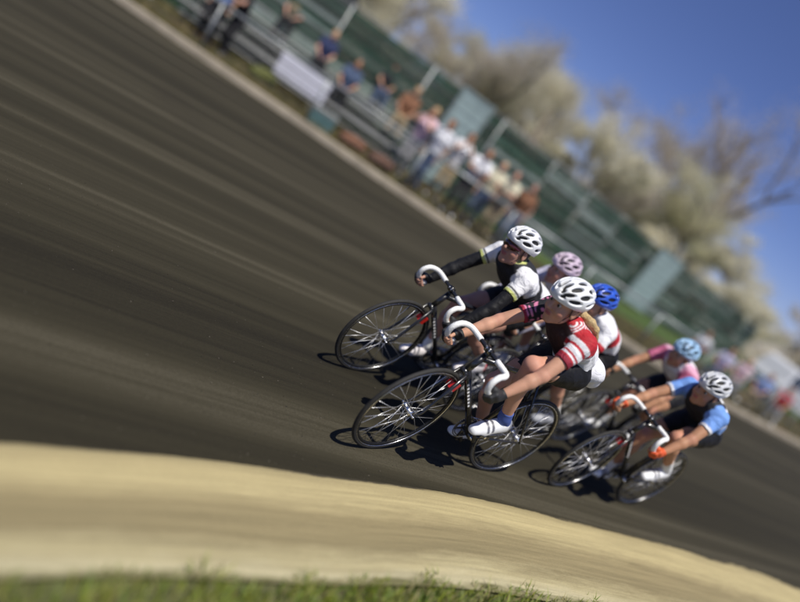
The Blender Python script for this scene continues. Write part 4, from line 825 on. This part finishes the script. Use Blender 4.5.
def tree_mesh(H, Wd, kind, seed, nl, ls):
    r_ = random.Random(seed); tb = MB(); tips = []
    def br(p, d, L, r, lv):
        n = 4; pts = [p]; q = p; dd = d
        for k in range(n): dd = (dd + Vector((r_.gauss(0, .13), r_.gauss(0, .13), .05 + r_.gauss(0, .06)))).normalized(); q = q + dd * L / n; pts.append(q)
        rr = [r * (1 - .5 * k / n) for k in range(n + 1)]; tb.tube(pts, rr, 7 if lv == 0 else (5 if lv < 3 else 3), cap=False)
        if lv >= 2: tips.extend(pts[1:])
        if lv >= 4: return
        nb = (5, 4, 4, 3)[lv]
        for k in range(nb):
            t = r_.uniform(.3, 1) if lv else r_.uniform(.35, 1.0); b = pts[min(n, max(1, int(t * n)))]; ang = r_.uniform(0, 6.283); sp = r_.uniform(.45, 1.0) * (Wd / H) * 1.25
            a_ = Vector((math.cos(ang), math.sin(ang), 0)); nd = (dd * .8 + a_ * sp + Vector((0, 0, .15))).normalized(); br(b, nd, L * r_.uniform(.5, .72), r * .48, lv + 1)
    br(Vector((0, 0, 0)), Vector((r_.gauss(0, .04), r_.gauss(0, .04), 1)).normalized(), H * .47, H * .018, 0)
    zs = max(p.z for p in tips); k = H / zs; tb.v = [(x * k, y * k, z * k) for x, y, z in tb.v]; tips = [p * k for p in tips]
    lf = MB(); V = []; Fc = []; mi = []
    # leafy clumps round the twigs
    cl_ = [r_.choice(tips) for _ in range(max(30, nl // 55))]
    for _ in range(nl):
        c = r_.choice(cl_) if r_.random() < .7 else r_.choice(tips); sg = H * .038
        p = c + Vector((r_.gauss(0, sg), r_.gauss(0, sg), r_.gauss(0, sg * .7))); u = Vector((r_.gauss(0, 1), r_.gauss(0, 1), r_.gauss(0, 1))).normalized(); w = u.orthogonal().normalized(); s_ = ls * .68 * r_.uniform(.5, 1.3); o = len(V)
        V += [tuple(p - u * s_), tuple(p + w * s_ * .5), tuple(p + u * s_), tuple(p - w * s_ * .5)]; Fc.append((o, o + 1, o + 2, o + 3)); mi.append(0 if r_.random() < .6 else 1)
    return tb.mesh('trunk', m_bk), mesh('crown', V, Fc, False, LM[kind], mi)
TM = {}
def tree(x, y, Y, kind, wd, nl, ls, seed, nm, lab):
    top = at_depth(x, y, Y); H = top.z
    k = (kind, seed)
    H0 = H; tr, cr = tree_mesh(H0, H0 * wd, kind, seed, nl, ls)
    o = thing(nm, lab, 'tree', (top.x, top.y, 0), random.random() * 6, 'trees behind the fence'); link('trunk', tr, o); link('crown', cr, o)
for a_ in ((330, -95, 25, 'brown', 1.0, 9000, .08, 1, 'bare_tree', 'brownish budding tree at the top edge, leftmost above the green fence'),
           (395, -60, 28, 'cream', 1.05, 17000, .085, 2, 'blossoming_tree', 'pale blossoming tree at the top edge just right of the brown budding one'),
           (455, -34, 30, 'cream', 1.0, 18000, .085, 3, 'blossoming_tree', 'cream blossoming tree touching the top edge where the open sky begins'),
           (520, 22, 33, 'brown', 1.05, 15000, .085, 24, 'bare_tree', 'brown twiggy tree between two cream blossoming trees above the fence'),
           (595, 70, 33, 'cream', .95, 21000, .085, 5, 'blossoming_tree', 'tall rounded cream tree standing alone against the blue sky in the middle'),
           (640, 158, 40, 'brown', 1.1, 12000, .10, 6, 'bare_tree', 'low brown twiggy tree right of the tall rounded cream one'),
           (690, 180, 56, 'brown', 1.1, 9000, .13, 27, 'bare_tree', 'distant sparse tree in the bluish gap between the cream trees'),
           (775, 95, 46, 'brown', .70, 11000, .09, 8, 'bare_tree', 'tallest bare brown tree rising into the sky at the right'),
           (742, 190, 36, 'yellow', 1.0, 22000, .09, 29, 'budding_tree', 'broad yellowish budding tree at the right in front of the tallest bare one'),
           (790, 262, 34, 'cream', 1.05, 19000, .09, 10, 'blossoming_tree', 'cream tree at the right edge beyond the yellowish one'),
           (835, 330, 40, 'brown', 1.1, 12000, .10, 11, 'bare_tree', 'low brown tree at the right edge above the white minivan'),
           (560, 85, 46, 'cream', 1.2, 18000, .12, 12, 'blossoming_tree', 'farther pale tree filling the gap left of the tall rounded cream one'),
           (490, 30, 44, 'yellow', 1.2, 16000, .11, 13, 'budding_tree', 'farther yellowish tree behind the brown twiggy one'),
           (430, -40, 42, 'brown', 1.2, 14000, .11, 15, 'bare_tree', 'farther grey brown tree between the first two cream blossoming ones'),
           (655, 200, 48, 'yellow', 1.2, 15000, .11, 14, 'budding_tree', 'farther low yellowish tree above the wide pale gate panel'),
           (505, 75, 40, 'cream', 1.3, 17000, .10, 17, 'blossoming_tree', 'low pale tree whose crown shows just above the fence behind the white clad group'),
           (560, 140, 36, 'cream', 1.4, 15000, .09, 18, 'blossoming_tree', 'low spreading pale tree over the fence below the tall rounded cream one'),
           (765, 300, 38, 'cream', 1.3, 16000, .09, 19, 'blossoming_tree', 'low pale tree between the yellowish tree and the white minivan'),
           (615, 215, 40, 'brown', 1.4, 13000, .10, 20, 'bare_tree', 'low greyish thicket like tree just over the middle of the green fence'),
           (628, 122, 37, 'cream', 1.1, 17000, .095, 33, 'blossoming_tree', 'pale tree whose crown slopes down right of the tall rounded cream one'),
           (548, 50, 38, 'cream', 1.1, 16000, .095, 34, 'blossoming_tree', 'pale tree leaning into the left side of the tall rounded cream one'),
           (735, 140, 50, 'brown', 1.0, 15000, .11, 35, 'bare_tree', 'broad bare brown tree just left of the tallest bare one'),
           (672, 230, 42, 'cream', 1.3, 16000, .10, 36, 'blossoming_tree', 'low pale tree just over the wide pale gate panel'),
           (712, 262, 44, 'cream', 1.2, 15000, .11, 16, 'blossoming_tree', 'low pale tree above the right end of the green fence')):
    tree(*a_)
# shrubs and a far belt of woods
def belt():
    V = []; Fc = []; mi = []; r_ = random.Random(5)
    for _ in range(26000):
        x = r_.uniform(-40, 1250); Y = r_.uniform(60, 85); g_ = ground_at(x, yh(x), Y); top = 5.0 + 1.6 * math.sin(g_.x * .13) + 1.3 * math.sin(g_.x * .41 + 1); z = r_.random() ** .8 * top
        u = Vector((r_.gauss(0, 1), r_.gauss(0, 1), r_.gauss(0, 1))).normalized(); w = u.orthogonal().normalized(); s_ = r_.uniform(.15, .42); p = Vector((g_.x, g_.y, z)); o = len(V)
        V += [tuple(p - u * s_), tuple(p + w * s_ * .6), tuple(p + u * s_), tuple(p - w * s_ * .6)]; Fc.append((o, o + 1, o + 2, o + 3)); mi.append(r_.randrange(3))
    o = link('far_woods', mesh('far_woods', V, Fc, False, [LM['brown'][0], LM['cream'][1], LM['brown'][1]], mi)); tag(o, 'distant belt of mixed woods along the horizon behind the fence', 'woods'); o['kind'] = 'stuff'
belt()
